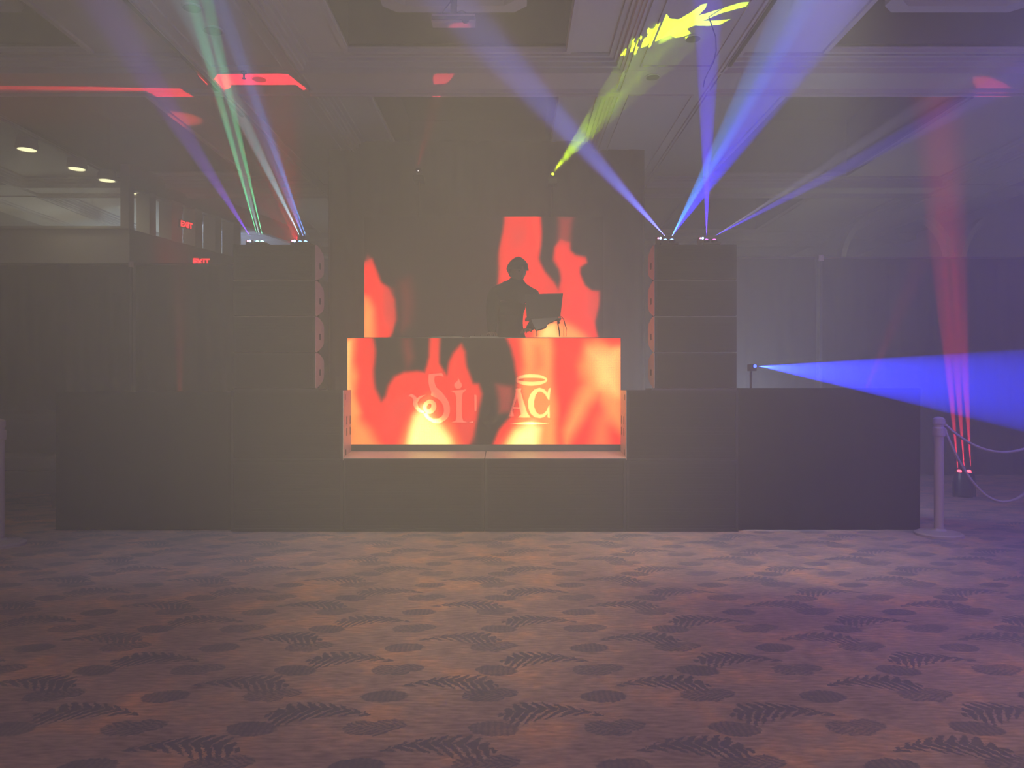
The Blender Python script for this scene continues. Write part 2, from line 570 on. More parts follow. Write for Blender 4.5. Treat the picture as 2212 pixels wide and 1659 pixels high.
n += 1
arch(n, -8.6, 15.2, 1.75, 3.35, 0.35, 0.22, M['wall'], yaw=-0.42, sz=0.62)
n += 1
c = at(1940, 0, 15.0)
arch(n, c.x, 15.0, 1.15, 3.75, 0.25, 0.10, M['wall'])
n += 1
arch(n, at(2200, 0, 15.0).x, 15.0, 1.15, 3.75, 0.25, 0.10, M['wall'])
n += 1
arch(n, at(1925, 0, 17.0).x, 17.0, 0.8, 3.0, 0.25, 0.08, M['wall'])
struct(box('wall_side_hall', XL, P0.x - 0.6, 18.2, 18.35, 0, ZS, M['wall']))


# exit signs: body, glowing letters
def text_mesh(s, size, name, m, parent, extrude=0.004):
    cu = bpy.data.curves.new(name, 'FONT')
    cu.body = s
    cu.size = size
    cu.extrude = extrude
    cu.align_x = 'CENTER'
    cu.align_y = 'CENTER'
    cu.offset = size * 0.03
    tmp = bpy.data.objects.new('tmp', cu)
    COL.objects.link(tmp)
    bpy.context.view_layer.update()
    me = bpy.data.meshes.new_from_object(tmp.evaluated_get(bpy.context.evaluated_depsgraph_get()))
    me.name = name
    bpy.data.objects.remove(tmp)
    me.transform(Matrix.Rotation(PI / 2, 4, 'X'))
    me.materials.clear(); me.materials.append(m)
    o = bpy.data.objects.new(name, me)
    COL.objects.link(o)
    o.parent = parent
    return o


c = at(433, 566, 12.6)
ex = thing('exit_sign', (c.x, c.y, c.z), 'red lit EXIT sign with left arrow above the black drape', 'sign')
box('sign_body', -0.13, 0.13, 0, 0.05, -0.06, 0.075, M['exit_body'], ex, 0.005)
lt = text_mesh('EXIT', 0.14, 'lettering', M['exit_red'], ex); lt.location = (0.02, -0.012, -0.002)
bm = bmesh.new(); bm_prism(bm, [(-0.085, 0.03), (-0.125, 0.0), (-0.085, -0.03), (-0.093, 0.0)], 'y', -0.014, -0.006)
obj('arrow', bm, M['exit_red'], ex)
c = at(402, 486, 13.2)
ex2 = thing('exit_sign', (c.x, c.y, c.z), 'narrow red exit sign seen edge-on between the arcade columns', 'sign', rz=1.25)
box('sign_body', -0.13, 0.13, 0, 0.05, -0.06, 0.075, M['exit_body'], ex2, 0.005)
lt = text_mesh('EXIT', 0.14, 'lettering', M['exit_red'], ex2); lt.location = (0.0, -0.012, -0.002)
spot('exit_glow', at(422, 564, 12.5), at(395, 560, 13.2), 130, 14, (1, 0.02, 0.05), 1.0, 0.05)

# downlights of the side hall
lab = ['first warm round downlight from the left in the side hall ceiling', 'second warm downlight from the left in the side hall ceiling',
       'third warm downlight, left of the first arcade column', 'fourth warm downlight, seen between the arcade columns']
for k, (px, py) in enumerate(((58, 323), (166, 365), (231, 390), (305, 420))):
    Y = F * (4.685 - EYE) / (CY - py)
    c = at(px, py, Y)
    t = thing('downlight', (c.x, c.y, c.z), lab[k], 'ceiling light', 'warm downlights in the side hall')
    bm = bmesh.new(); bm_lathe(bm, [(0.13, 0.16), (0.15, 0.015), (0.15, 0.0), (0.125, -0.006), (0.12, 0.02)], seg=24); obj('trim_ring', bm, M['white_plastic'], t)
    bm = bmesh.new(); bm_lathe(bm, [(0.118, 0.0), (0.118, 0.01)], seg=24); obj('lamp', bm, M['warm_lamp'], t)
    spot('downlight_beam', (c.x, c.y, c.z - 0.03), (c.x, c.y, 0), 140, 26, (1.0, 0.88, 0.55), 1.0, 0.08)
lab = ['smallest of the three tiny downlights above the right arch', 'middle one of the three tiny downlights above the right arch', 'highest and widest of the three downlights above the right arch']
for k, (px, py, r) in enumerate(((1935, 461, 0.05), (1956, 456, 0.07), (1988, 446, 0.10))):
    Y = F * (4.80 - EYE) / (CY - py) - 0.02
    c = at(px, py, Y)
    t = thing('downlight', (c.x, c.y, c.z), lab[k], 'ceiling light', 'small downlights on the right')
    bm = bmesh.new(); bm_lathe(bm, [(r * 1.1, 0.03), (r * 1.1, 0.0), (r, -0.004)], seg=20); obj('trim_ring', bm, M['white_plastic'], t)
    bm = bmesh.new(); bm_lathe(bm, [(r * 0.95, -0.008), (r * 0.95, -0.004)], seg=20); obj('lamp', bm, M['white_lamp'], t)
# ------------------------------------------------------------------ ceiling fittings
def vent(px, py, r, label):
    Y = F * (ZB - 0.01 - EYE) / (CY - py)
    c = at(px, py, Y)
    t = thing('ceiling_vent', (c.x, c.y, ZB), label, 'ceiling vent', 'round vents in the beams')
    bm = bmesh.new(); bm_lathe(bm, [(r, 0.0), (r, -0.008), (r * 0.86, -0.012)], seg=28); obj('rim', bm, M['beam'], t)
    bm = bmesh.new(); bm_lathe(bm, [(r * 0.84, -0.010), (r * 0.84, -0.016)], seg=28); obj('grille', bm, M['speaker_grey'], t)


vent(415, 18, 0.09, 'round grey ceiling vent nearest the top edge on the left beam')
vent(460, 67, 0.10, 'round grey ceiling vent on the left beam inside the green beam')
vent(560, 171, 0.09, 'round vent in the red-lit patch of ceiling')
vent(1497, 84, 0.085, 'round vent beside the yellow light splash on the right beam')
vent(1410, 167, 0.085, 'round vent on the right beam below the yellow splash')
c = at(527, 150, 8.1)
t = thing('sprinkler', (c.x, c.y, ZB - 0.03), 'small dark sprinkler head hanging above the red-lit ceiling patch', 'sprinkler')
bm = bmesh.new(); bm_lathe(bm, [(0.03, 0.03), (0.032, 0.01), (0.012, 0.0), (0.01, -0.045)], seg=14); obj('body', bm, M['slot'], t)
bm = bmesh.new(); bm_lathe(bm, [(0.022, -0.045), (0.022, -0.05)], seg=14); obj('deflector', bm, M['slot'], t)


# moulded octagonal tray lights hung in the recesses
def tray(cx, cy, label):
    t = thing('tray_ceiling_light', (cx, cy, 5.12), label, 'ceiling light', 'octagonal moulded ceiling trays')
    def octo(w, d, c):
        return [(-w + c, -d), (w - c, -d), (w, -d + c), (w, d - c), (w - c, d), (-w + c, d), (-w, d - c), (-w, -d + c)]
    def ringp(bm, w, d, c, wi, z0, z1):
        A, B = octo(w, d, c), octo(w - wi, d - wi, c * 0.8)
        vo0 = [bm.verts.new((p[0], p[1], z0)) for p in A]; vi0 = [bm.verts.new((p[0], p[1], z0)) for p in B]
        vo1 = [bm.verts.new((p[0], p[1], z1)) for p in A]; vi1 = [bm.verts.new((p[0], p[1], z1)) for p in B]
        for i in range(8):
            j = (i + 1) % 8
            bm.faces.new((vo0[i], vo0[j], vi0[j], vi0[i])); bm.faces.new((vo1[i], vi1[i], vi1[j], vo1[j]))
            bm.faces.new((vo0[i], vo1[i], vo1[j], vo0[j])); bm.faces.new((vi0[i], vi0[j], vi1[j], vi1[i]))
    bm = bmesh.new()
    ringp(bm, 0.73, 0.73, 0.13, 0.13, 0.0, 0.1); obj('outer_moulding', bm, M['ceil'], t)
    bm = bmesh.new()
    ringp(bm, 0.61, 0.61, 0.1, 0.06, 0.06, 0.14)
    ringp(bm, 0.56, 0.56, 0.1, 0.06, 0.11, 0.2); obj('inner_moulding', bm, M['ceil'], t)
    box('panel', -0.55, 0.55, -0.55, 0.55, 0.19, 0.22, M['ceil'], t)
    for sx in (-0.6, 0.6):
        for sy in (-0.6, 0.6):
            bm = bmesh.new(); bm_tube(bm, [(sx, sy, 0.09), (sx, sy, 0.63)], 0.012, 8); obj('rod', bm, M['dark_rod'] if 'dark_rod' in M else M['slot'], t)
    bm = bmesh.new(); bm_lathe(bm, [(0.05, 0.2), (0.06, 0.1), (0.11, 0.06), (0.1, 0.02), (0.04, 0.0)], c=(0.18, -0.25, 0.0), seg=20)
    obj('crystal_lamp', bm, M['lens']['white'], t)
    return t


tray(-0.58, 6.93, 'octagonal moulded ceiling tray above the centre of the room')
tray(-5.65, 6.93, 'octagonal moulded ceiling tray in the left recess')
tray(4.5, 6.93, 'octagonal moulded ceiling tray in the right recess')

# slim white box hung below the centre tray with its cables
c = at(980, 45, 7.35)
t = thing('ceiling_projector', (c.x, c.y, c.z), 'slim pale box hanging under the centre ceiling tray', 'projector')
box('housing', -0.215, 0.215, -0.06, 0.06, -0.044, 0.044, M['fixture'], t, 0.008)
box('vent_strip', -0.21, 0.21, -0.066, -0.06, -0.016, 0.016, M['sofa_seat'], t)
bm = bmesh.new(); bm_lathe(bm, [(0.03, -0.075), (0.034, -0.062)], c=(0.12, 0, -0.026), seg=18, axis='y'); obj('lens', bm, M['sofa_seat'], t)
box('mount', -0.03, 0.03, -0.03, 0.03, 0.044, 0.5, M['slot'], t)
bm = bmesh.new()
bm_tube(bm, [at(953, 30, 7.3), at(960, 20, 7.25), at(975, 2, 7.15), at(985, -15, 7.1)], 0.006, 6)
tag(obj('cable', bm, M['slot']), 'dark cable rising from the left end of the hanging pale box', 'cable')
bm = bmesh.new()
bm_tube(bm, [at(983, 38, 7.3), at(988, 26, 7.3), at(998, 23, 7.3), at(1006, 27, 7.3), at(1010, 38, 7.3)], 0.005, 6)
tag(obj('cable', bm, M['slot']), 'short looped cable on top of the hanging pale box', 'cable')
bm = bmesh.new()
pp = [at(1531, 36, 6.9), at(1538, 56, 6.9), at(1546, 80, 6.95), at(1547, 110, 7.0), at(1541, 135, 7.1), at(1530, 155, 7.2), at(1522, 172, 7.3), at(1519, 188, 7.35)]
pp[0].z = ZB - 0.0
bm_tube(bm, pp, 0.006, 6)
tag(obj('cable', bm, M['slot']), 'thin dark cable hanging in a curve beside the yellow splash', 'cable')

# ------------------------------------------------------------------ drapes
def drape(name, x0, x1, y, z0, z1, amp, label, cat='curtain', per=0.22, group=None, m=None, th=0.012):
    bm = bmesh.new()
    nx = int((x1 - x0) / 0.035)
    nz = 10
    rows = []
    for side in (0, 1):
        g = []
        for i in range(nx + 1):
            x = x0 + (x1 - x0) * i / nx
            colv = []
            for j in range(nz + 1):
                z = z0 + (z1 - z0) * j / nz
                a = amp * (1.0 - 0.45 * j / nz)
                yy = y + a * math.sin(2 * PI * x / per + 0.8 * math.sin(x * 3.1)) + a * 0.4 * math.sin(x * 41 + j * 0.3) + side * th
                colv.append(bm.verts.new((x, yy, z)))
            g.append(colv)
        rows.append(g)
    for g in rows:
        for i in range(nx):
            for j in range(nz):
                bm.faces.new((g[i][j], g[i + 1][j], g[i + 1][j + 1], g[i][j + 1]))
    a, b2 = rows
    for i in range(nx):
        bm.faces.new((a[i][0], a[i + 1][0], b2[i + 1][0], b2[i][0]))
        bm.faces.new((a[i][nz], a[i + 1][nz], b2[i + 1][nz], b2[i][nz]))
    for j in range(nz):
        bm.faces.new((a[0][j], a[0][j + 1], b2[0][j + 1], b2[0][j]))
        bm.faces.new((a[nx][j], a[nx][j + 1], b2[nx][j + 1], b2[nx][j]))
    return tag(obj(name, bm, m or M['drape'], smooth=True), label, cat, group)


YD = 10.5
XP1, XP2 = at(290, 0, YD).x, at(1768, 0, YD).x
drape('black_drape', -9.9, XP1 - 0.03, YD, 0.02, 2.98, 0.022, 'black drape left of the left support pole, behind the grey sofa')
drape('black_drape', XP1 + 0.03, -2.72, YD, 0.02, 2.98, 0.022, 'black drape right of the left support pole, under the exit sign')
drape('black_drape', 1.98, XP2 - 0.03, YD, 0.02, 3.07, 0.022, 'black drape between the right speaker tower and the right support pole')
drape('black_drape', XP2 + 0.03, 9.2, YD, 0.02, 3.07, 0.022, 'black drape right of the right support pole, behind the red uplight')
drape('stage_backdrop', -2.66, 1.92, YD + 0.3, 0.02, 4.82, 0.02, 'tall black backdrop curtain hanging behind the screen wall', 'curtain', per=0.3)
for (xp, zz, lb, xa, xb) in ((XP1, 3.0, 'pale drape support pole with pink cap on the left', -9.9, -2.72), (XP2, 3.09, 'pale drape support pole on the right, behind the blue laser', 1.98, 9.2)):
    t = thing('drape_pole', (xp, YD - 0.09, 0), lb, 'pole')
    bm = bmesh.new(); bm_tube(bm, [(0, 0, 0.01), (0, 0, zz)], 0.02, 12); obj('upright', bm, M['pole'], t)
    bm = bmesh.new(); bm_tube(bm, [(0, 0, zz - 0.07), (0, 0, zz + 0.01)], 0.034, 12); obj('cap', bm, M['fixture'], t)
    bm = bmesh.new(); bm_box(bm, -0.2, 0.2, -0.2, 0.2, 0, 0.01, 0.002); obj('base_plate', bm, M['metal_black'], t)
    bm = bmesh.new(); bm_tube(bm, [(xa - xp, 0.04, zz - 0.02), (xb - xp, 0.04, zz - 0.02)], 0.016, 10); obj('crossbar', bm, M['metal_black'], t)

# ------------------------------------------------------------------ screens
def sdf(poly, PX, PY):
    poly = np.array(poly, float)
    d = np.full(PX.shape, 1e9)
    inside = np.zeros(PX.shape, bool)
    n_ = len(poly)
    for i in range(n_):
        ax, ay = poly[i]; bx, by = poly[(i + 1) % n_]
        ex, ey = bx - ax, by - ay
        wx, wy = PX - ax, PY - ay
        t = np.clip((wx * ex + wy * ey) / max(ex * ex + ey * ey, 1e-9), 0, 1)
        d = np.minimum(d, np.hypot(wx - ex * t, wy - ey * t))
        c = ((ay <= PY) & (by > PY)) | ((by <= PY) & (ay > PY))
        with np.errstate(divide='ignore', invalid='ignore'):
            xi = ax + (PY - ay) / (by - ay if by != ay else 1e-9) * ex
        inside ^= c & (PX < xi)
    return np.where(inside, -d, d)


def smooth(d, w):
    t = np.clip(0.5 - d / w, 0, 1)
    return t * t * (3 - 2 * t)


rng = np.random.RandomState(3)
_wob = [(rng.uniform(-.06, .06), rng.uniform(-.06, .06), rng.uniform(0, 6.28), rng.uniform(0.4, 1)) for _ in range(14)]


def wob(PX, PY):
    s = 0
    for a, b2, p, w in _wob:
        s = s + w * np.sin(a * PX + b2 * PY + p)
    return s / 4


RED = np.array([1.0, 0.004, 0.001])
ROSE = np.array([0.62, 0.03, 0.025])
ORANGE = np.array([1.4, 0.30, 0.055])
YEL = np.array([2.0, 1.3, 0.36])
BLK = np.array([0.0, 0.0, 0.0])
# (polygon in picture pixels, edge softness, colour, strength)
FLAMES = [
    # booth, left
    ([(740, 722), (802, 722), (809, 760), (808, 800), (812, 838), (822, 868), (833, 855), (840, 832), (852, 813), (872, 803), (900, 802), (918, 806),
      (924, 790), (930, 770), (932, 722), (951, 722), (951, 785), (960, 800), (968, 812), (976, 782), (986, 760), (999, 744), (1008, 758), (1011, 790), (1022, 828),
      (1034, 830), (1039, 850), (1031, 880), (1027, 910), (1023, 940), (1012, 970), (740, 970)], 12, RED, 1.0),
    ([(872, 731), (886, 731), (892, 770), (880, 790), (874, 760)], 22, ROSE, 0.22),
    ([(740, 735), (766, 728), (764, 780), (776, 812), (768, 850), (778, 890), (760, 920), (740, 920)], 20, ORANGE, 1.0),
    ([(744, 740), (756, 740), (758, 850), (744, 850)], 14, YEL, 0.3),
    ([(755, 890), (775, 905), (800, 930), (822, 970), (750, 970)], 26, ORANGE, 0.9),
    ([(868, 970), (884, 915), (905, 872), (925, 860), (940, 900), (975, 925), (1000, 970)], 30, ORANGE, 0.95),
    ([(886, 970), (896, 900), (912, 880), (928, 905), (950, 925), (972, 950), (978, 970)], 24, YEL, 1.0),
    ([(830, 880), (870, 850), (900, 850), (890, 900), (850, 950), (825, 930)], 30, ROSE, 0.35),
    ([(985, 920), (1022, 890), (1022, 950), (1000, 960)], 22, ROSE, 0.5),
    # booth, right
    ([(1088, 720), (1350, 720), (1350, 970), (1060, 970), (1078, 932), (1100, 905), (1106, 880), (1112, 850), (1118, 820), (1112, 780), (1102, 750)], 12, RED, 1.0),
    ([(1072, 832), (1104, 836), (1102, 890), (1076, 892)], 14, ROSE, 0.45),
    ([(1122, 720), (1192, 720), (1190, 780), (1196, 850), (1200, 905), (1206, 970), (1080, 970), (1112, 925), (1126, 890), (1124, 840), (1132, 790)], 22, ORANGE, 0.95),
    ([(1150, 745), (1165, 745), (1172, 790), (1152, 800)], 20, RED, 0.35),
    ([(1096, 970), (1118, 936), (1150, 915), (1164, 930), (1160, 970)], 26, YEL, 1.0),
    ([(1268, 742), (1290, 735), (1345, 745), (1345, 930), (1312, 905), (1296, 855), (1270, 880), (1245, 930), (1228, 965), (1222, 930), (1235, 880), (1262, 830), (1250, 790)], 30, ORANGE, 0.95),
    ([(1275, 760), (1335, 760), (1335, 850), (1300, 830), (1280, 800)], 36, YEL, 0.38),
    ([(1200, 720), (1222, 720), (1240, 790), (1228, 860), (1206, 850), (1196, 780)], 26, RED, 0.5),
    ([(1306, 722), (1345, 722), (1345, 745), (1318, 748)], 16, RED, 0.7),
    ([(1290, 900), (1312, 900), (1318, 965), (1282, 965)], 34, ORANGE, 0.45),
]
WALLF = [
    ([(780, 740), (780, 575), (792, 565), (805, 560), (818, 588), (826, 610), (843, 622), (853, 645), (852, 690), (846, 718), (834, 740)], 10, RED, 1.0),
    ([(790, 575), (796, 552), (806, 566)], 12, ROSE, 0.5),
    ([(833, 618), (852, 625), (854, 690), (842, 715), (830, 680)], 14, ROSE, 0.55),
    ([(780, 640), (796, 648), (806, 670), (808, 740), (780, 740)], 22, ORANGE, 0.95),
    ([(868, 610), (884, 600), (890, 650), (884, 700), (868, 712)], 26, ROSE, 0.16),
    ([(1090, 460), (1169, 460), (1166, 530), (1164, 560), (1177, 588), (1192, 612), (1201, 630), (1208, 606), (1207, 585), (1197, 562), (1199, 535), (1210, 520), (1228, 524),
      (1229, 542), (1240, 552), (1262, 556), (1266, 566), (1250, 577), (1250, 592), (1262, 617), (1277, 628), (1291, 630), (1291, 660), (1287, 692), (1299, 740), (1112, 740), (1100, 700), (1098, 640), (1076, 618), (1082, 580), (1086, 520)], 10, RED, 1.0),
    ([(1106, 500), (1128, 500), (1130, 535), (1108, 540)], 30, ROSE, 0.45),
    ([(1208, 468), (1238, 468), (1232, 500), (1228, 530), (1204, 535), (1206, 505)], 16, ROSE, 0.42),
    ([(1266, 632), (1292, 632), (1288, 690), (1272, 680)], 16, ROSE, 0.55),
    ([(1150, 740), (1160, 706), (1184, 692), (1206, 690), (1232, 704), (1262, 722), (1285, 740)], 22, ORANGE, 0.95),
    ([(1168, 728), (1180, 704), (1202, 700), (1206, 728)], 16, YEL, 0.45),
]
LOGO_O, LOGO_S = (870.0, 780.0), 6.506


def lz(pts):
    return [(LOGO_O[0] + x / LOGO_S, LOGO_O[1] + y / LOGO_S) for x, y in pts]


def ellp(cx, cy, rx, ry, rot=0.0, n_=40):
    out = []
    for k in range(n_):
        a = 2 * PI * k / n_
        x, y = rx * math.cos(a), ry * math.sin(a)
        out.append((cx + x * math.cos(rot) - y * math.sin(rot), cy + x * math.sin(rot) + y * math.cos(rot)))
    return out


LOGO = [
    ([(365, 185), (550, 165), (575, 215), (500, 200), (450, 215), (442, 270), (455, 330), (480, 380), (530, 415), (580, 475), (635, 550), (665, 640), (665, 720), (640, 790), (590, 840), (520, 872), (440, 870),
      (370, 835), (320, 790), (292, 742), (340, 728), (370, 780), (430, 815), (500, 806), (555, 770), (580, 710), (575, 640), (540, 570), (490, 530), (440, 505), (395, 480), (400, 440), (375, 370), (358, 290)], None),
    (ellp(380, 640, 92, 100, 0.3), ellp(368, 640, 30, 46, 0.5)),
    ([(75, 492), (120, 460), (168, 482), (200, 522), (245, 488), (330, 474), (285, 498), (240, 530), (207, 585), (218, 640), (255, 685), (300, 705), (300, 738), (230, 715), (170, 665), (143, 605), (150, 545), (125, 505)], None),
    ([(675, 425), (720, 415), (850, 405), (895, 388), (880, 422), (842, 450), (832, 520), (832, 780), (850, 838), (908, 862), (680, 864), (742, 838), (755, 780), (750, 500), (735, 452)], None),
    (ellp(778, 338, 55, 52), None),
    ([(762, 310), (780, 238), (806, 290), (800, 320)], None),
    ([(1006, 470), (1040, 480), (1036, 700), (1010, 705)], None),
    ([(925, 862), (980, 845), (1000, 850), (975, 868)], None),
    ([(1575, 385), (1668, 385), (1655, 420), (1745, 720), (1795, 792), (1618, 792), (1660, 750), (1590, 430)], None),
    ([(1590, 410), (1625, 440), (1542, 700), (1565, 778), (1468, 782), (1500, 740), (1580, 460)], None),
    ([(1545, 645), (1650, 650), (1650, 672), (1540, 668)], None),
    ([(2035, 450), (1985, 395), (1920, 376), (1850, 400), (1790, 470), (1762, 560), (1765, 660), (1800, 740), (1860, 790), (1930, 802), (1990, 785), (2035, 735), (2035, 790), (2065, 800), (2062, 615), (2045, 640),
      (2020, 700), (1975, 745), (1915, 752), (1870, 710), (1846, 640), (1846, 560), (1865, 480), (1905, 430), (1950, 430), (2000, 465), (2035, 525), (2058, 556), (2068, 480), (2076, 376), (2050, 390)], None),
    (ellp(1805, 264, 226, 80), ellp(1812, 262, 192, 30)),
    ([(1485, 882), (1600, 866), (1770, 856), (1950, 866), (2065, 876), (1950, 886), (1770, 892), (1600, 888)], None),
]


def field(PX, PY, layers, logo=False):
    w = wob(PX, PY)
    qx, qy = PX + 5 * w, PY + 3 * wob(PY + 300, PX)
    C = np.zeros(PX.shape + (3,))
    for poly, soft, colr, st in layers:
        a = (smooth(sdf(poly, qx if soft > 9 else PX, qy if soft > 9 else PY), soft * 1.3) * st)[..., None]
        C = C * (1 - a) + colr * a
    mott = 1 + 0.14 * wob(PX * 2.1 + 40, PY * 1.2)
    C = C * np.stack([mott, mott, mott], axis=-1)
    if logo:
        L_ = np.zeros(PX.shape)
        O_ = np.zeros(PX.shape)
        for poly, hole in LOGO:
            d = sdf(lz(poly), PX, PY)
            a = smooth(d, 1.4)
            if hole:
                dh = sdf(lz(hole), PX, PY)
                a = a * (1 - smooth(dh, 1.4))
            L_ = np.maximum(L_, a)
            O_ = np.maximum(O_, smooth(d - 1.6, 3.5))
        lum = np.clip(C.max(axis=-1) * 1.2, 0, 1)[..., None]
        C = C * (1 - 0.45 * (O_ * (1 - L_))[..., None] * (C[..., 1:2] < 0.2))
        bright = C * np.array([1.5, 2.9, 3.4]) + np.array([0.10, 0.12, 0.07]) * lum
        C = C * (1 - L_[..., None]) + bright * L_[..., None]
    return C


def led_mat(name, strength):
    m = bpy.data.materials.new(name)
    m.use_nodes = True
    nt = m.node_tree
    N, L = nt.nodes, nt.links
    b = N['Principled BSDF']
    b.inputs['Base Color'].default_value = (0.012, 0.012, 0.012, 1)
    b.inputs['Roughness'].default_value = 0.7
    b.inputs['Specular IOR Level'].default_value = 0.1
    at_ = N.new('ShaderNodeAttribute'); at_.attribute_name = 'picture'
    # pixel raster of the LED tiles
    tc = N.new('ShaderNodeTexCoord')
    sp = N.new('ShaderNodeSeparateXYZ'); L.new(tc.outputs['Object'], sp.inputs[0])
    outs = []
    for ax in (0, 2):
        mu = N.new('ShaderNodeMath'); mu.operation = 'MULTIPLY'; L.new(sp.outputs[ax], mu.inputs[0]); mu.inputs[1].default_value = 2 * PI / 0.0156
        si = N.new('ShaderNodeMath'); si.operation = 'SINE'; L.new(mu.outputs[0], si.inputs[0])
        outs.append(si.outputs[0])
    ad = N.new('ShaderNodeMath'); ad.operation = 'ADD'; L.new(outs[0], ad.inputs[0]); L.new(outs[1], ad.inputs[1])
    ma = N.new('ShaderNodeMath'); ma.operation = 'MULTIPLY_ADD'; L.new(ad.outputs[0], ma.inputs[0]); ma.inputs[1].default_value = 0.07 * strength; ma.inputs[2].default_value = strength
    L.new(at_.outputs['Color'], b.inputs['Emission Color'])
    L.new(ma.outputs[0], b.inputs['Emission Strength'])
    return m


LED_BOOTH = led_mat('booth_led_picture', 1.5)
LED_WALL = led_mat('wall_led_picture', 1.7)


def led_tile(parent, x0, x1, y, z0, z1, nx, nz, layers, m, logo, ox, oz):
    """one LED tile facing the room, coordinates in the world; ox, oz: origin of the parent"""
    xs_ = np.linspace(x0, x1, nx + 1); zs_ = np.linspace(z0, z1, nz + 1)
    GX, GZ = np.meshgrid(xs_, zs_)
    PXp = CX + GX / y * F
    PYp = CY - (GZ - EYE) / y * F
    C = field(PXp, PYp, layers, logo)
    co = np.stack([GX - ox[0], np.full(GX.shape, y - ox[1]), GZ - oz], axis=-1).reshape(-1, 3)
    idx = np.arange((nx + 1) * (nz + 1)).reshape(nz + 1, nx + 1)
    q = np.stack([idx[:-1, :-1], idx[:-1, 1:], idx[1:, 1:], idx[1:, :-1]], axis=-1).reshape(-1, 4)
    me = bpy.data.meshes.new('display')
    me.from_pydata(co.tolist(), [], q.tolist())
    ca = me.color_attributes.new('picture', 'FLOAT_COLOR', 'POINT')
    buf = np.ones((len(co), 4)); buf[:, :3] = C.reshape(-1, 3)
    ca.data.foreach_set('color', buf.ravel())
    me.materials.append(m)
    o = bpy.data.objects.new('display', me)
    COL.objects.link(o)
    o.parent = parent
    return o


YL = 6.9
bx0, bx1 = at(750.5, 0, YL).x, at(1340.5, 0, YL).x
bz0, bz1 = at(0, 960, YL).z, at(0, 730.5, YL).z
booth = thing('led_booth', ((bx0 + bx1) / 2, YL, bz0), 'LED screen front of the DJ booth showing flames and a haloed logo', 'screen')
NXT = 5
for i in range(NXT):
    for j in range(2):
        xa, xb = bx0 + (bx1 - bx0) * i / NXT, bx0 + (bx1 - bx0) * (i + 1) / NXT
        za, zb = bz0 + (bz1 - bz0) * j / 2, bz0 + (bz1 - bz0) * (j + 1) / 2
        tile = box('led_panel', xa - booth.location.x + 0.001, xb - booth.location.x - 0.001, 0.004, 0.08, za - bz0 + 0.001, zb - bz0 - 0.001, M['plastic'], booth)
        lg = 1 <= i <= 3
        nn_ = 100 if (lg and j == 0) else (100 if lg else 44)
        led_tile(tile, xa, xb, YL, za, zb, nn_, nn_, FLAMES, LED_BOOTH, lg, (booth.location.x, YL), bz0)
box('bottom_rail', bx0 - booth.location.x, bx1 - booth.location.x, 0.01, 0.08, -0.060, -0.002, M['metal_black'], booth)
box('top_rail', bx0 - booth.location.x, bx1 - booth.location.x, 0.0, 0.09, bz1 - bz0 + 0.001, bz1 - bz0 + 0.008, M['metal_black'], booth)
for sx in (bx0 - booth.location.x - 0.006, bx1 - booth.location.x):
    box('side_rail', sx, sx + 0.006, 0.0, 0.08, -0.05, bz1 - bz0, M['metal_black'], booth)

YW = 9.5
wx0, wx1 = at(787, 0, YW).x, at(1303, 0, YW).x
wz1 = at(0, 468, YW).z
pw = (wx1 - wx0) / 6
wz0 = wz1 - pw * 5
wallscr = thing('led_video_screen', ((wx0 + wx1) / 2, YW, 0.75), 'tall LED screen wall of dark red flames behind the DJ', 'screen')
for i in range(6):
    for j in range(5):
        xa, xb = wx0 + pw * i, wx0 + pw * (i + 1)
        za, zb = wz0 + pw * j, wz0 + pw * (j + 1)
        tile = box('led_panel', xa - wallscr.location.x + 0.001, xb - wallscr.location.x - 0.001, 0.004, 0.09, za - 0.75 + 0.001, zb - 0.75 - 0.001, M['plastic'], wallscr)
        led_tile(tile, xa, xb, YW, za, zb, 34, 34, WALLF, LED_WALL, False, (wallscr.location.x, YW), 0.75)
for sx in (wx0 + 0.4, (wx0 + wx1) / 2, wx1 - 0.4):
    x = sx - wallscr.location.x
    box('support_foot', x - 0.05, x + 0.05, 0.0, 0.28, 0.0, wz0 - 0.75, M['metal_black'], wallscr)

# ------------------------------------------------------------------ stage
t = thing('stage_deck', (XC, 8.6, 0), 'black stage deck behind the speakers carrying the booth', 'stage')
box('deck_top', -2.2, 2.2, -1.61, 1.2, 0.70, 0.75, M['deck'], t, 0.004)
for ax in (-2.1, -0.75, 0.75, 2.1):
    for ay in (-1.5, -0.2, 1.1):
        box('leg', ax - 0.03, ax + 0.03, ay - 0.03, ay + 0.03, 0, 0.70, M['metal_black'], t)
box('cross_brace', -2.2, 2.2, -1.58, -1.54, 0.62, 0.70, M['metal_black'], t)
# booth feet under the screen rest on the deck edge
YFR = 6.55


def grille_pattern(bm, x0, x1, z0, z1, y):
    k = 0
    z = z0
    while z < z1:
        bm_box(bm, x0, x1, y - 0.006, y, z, z + 0.012)
        z += 0.03


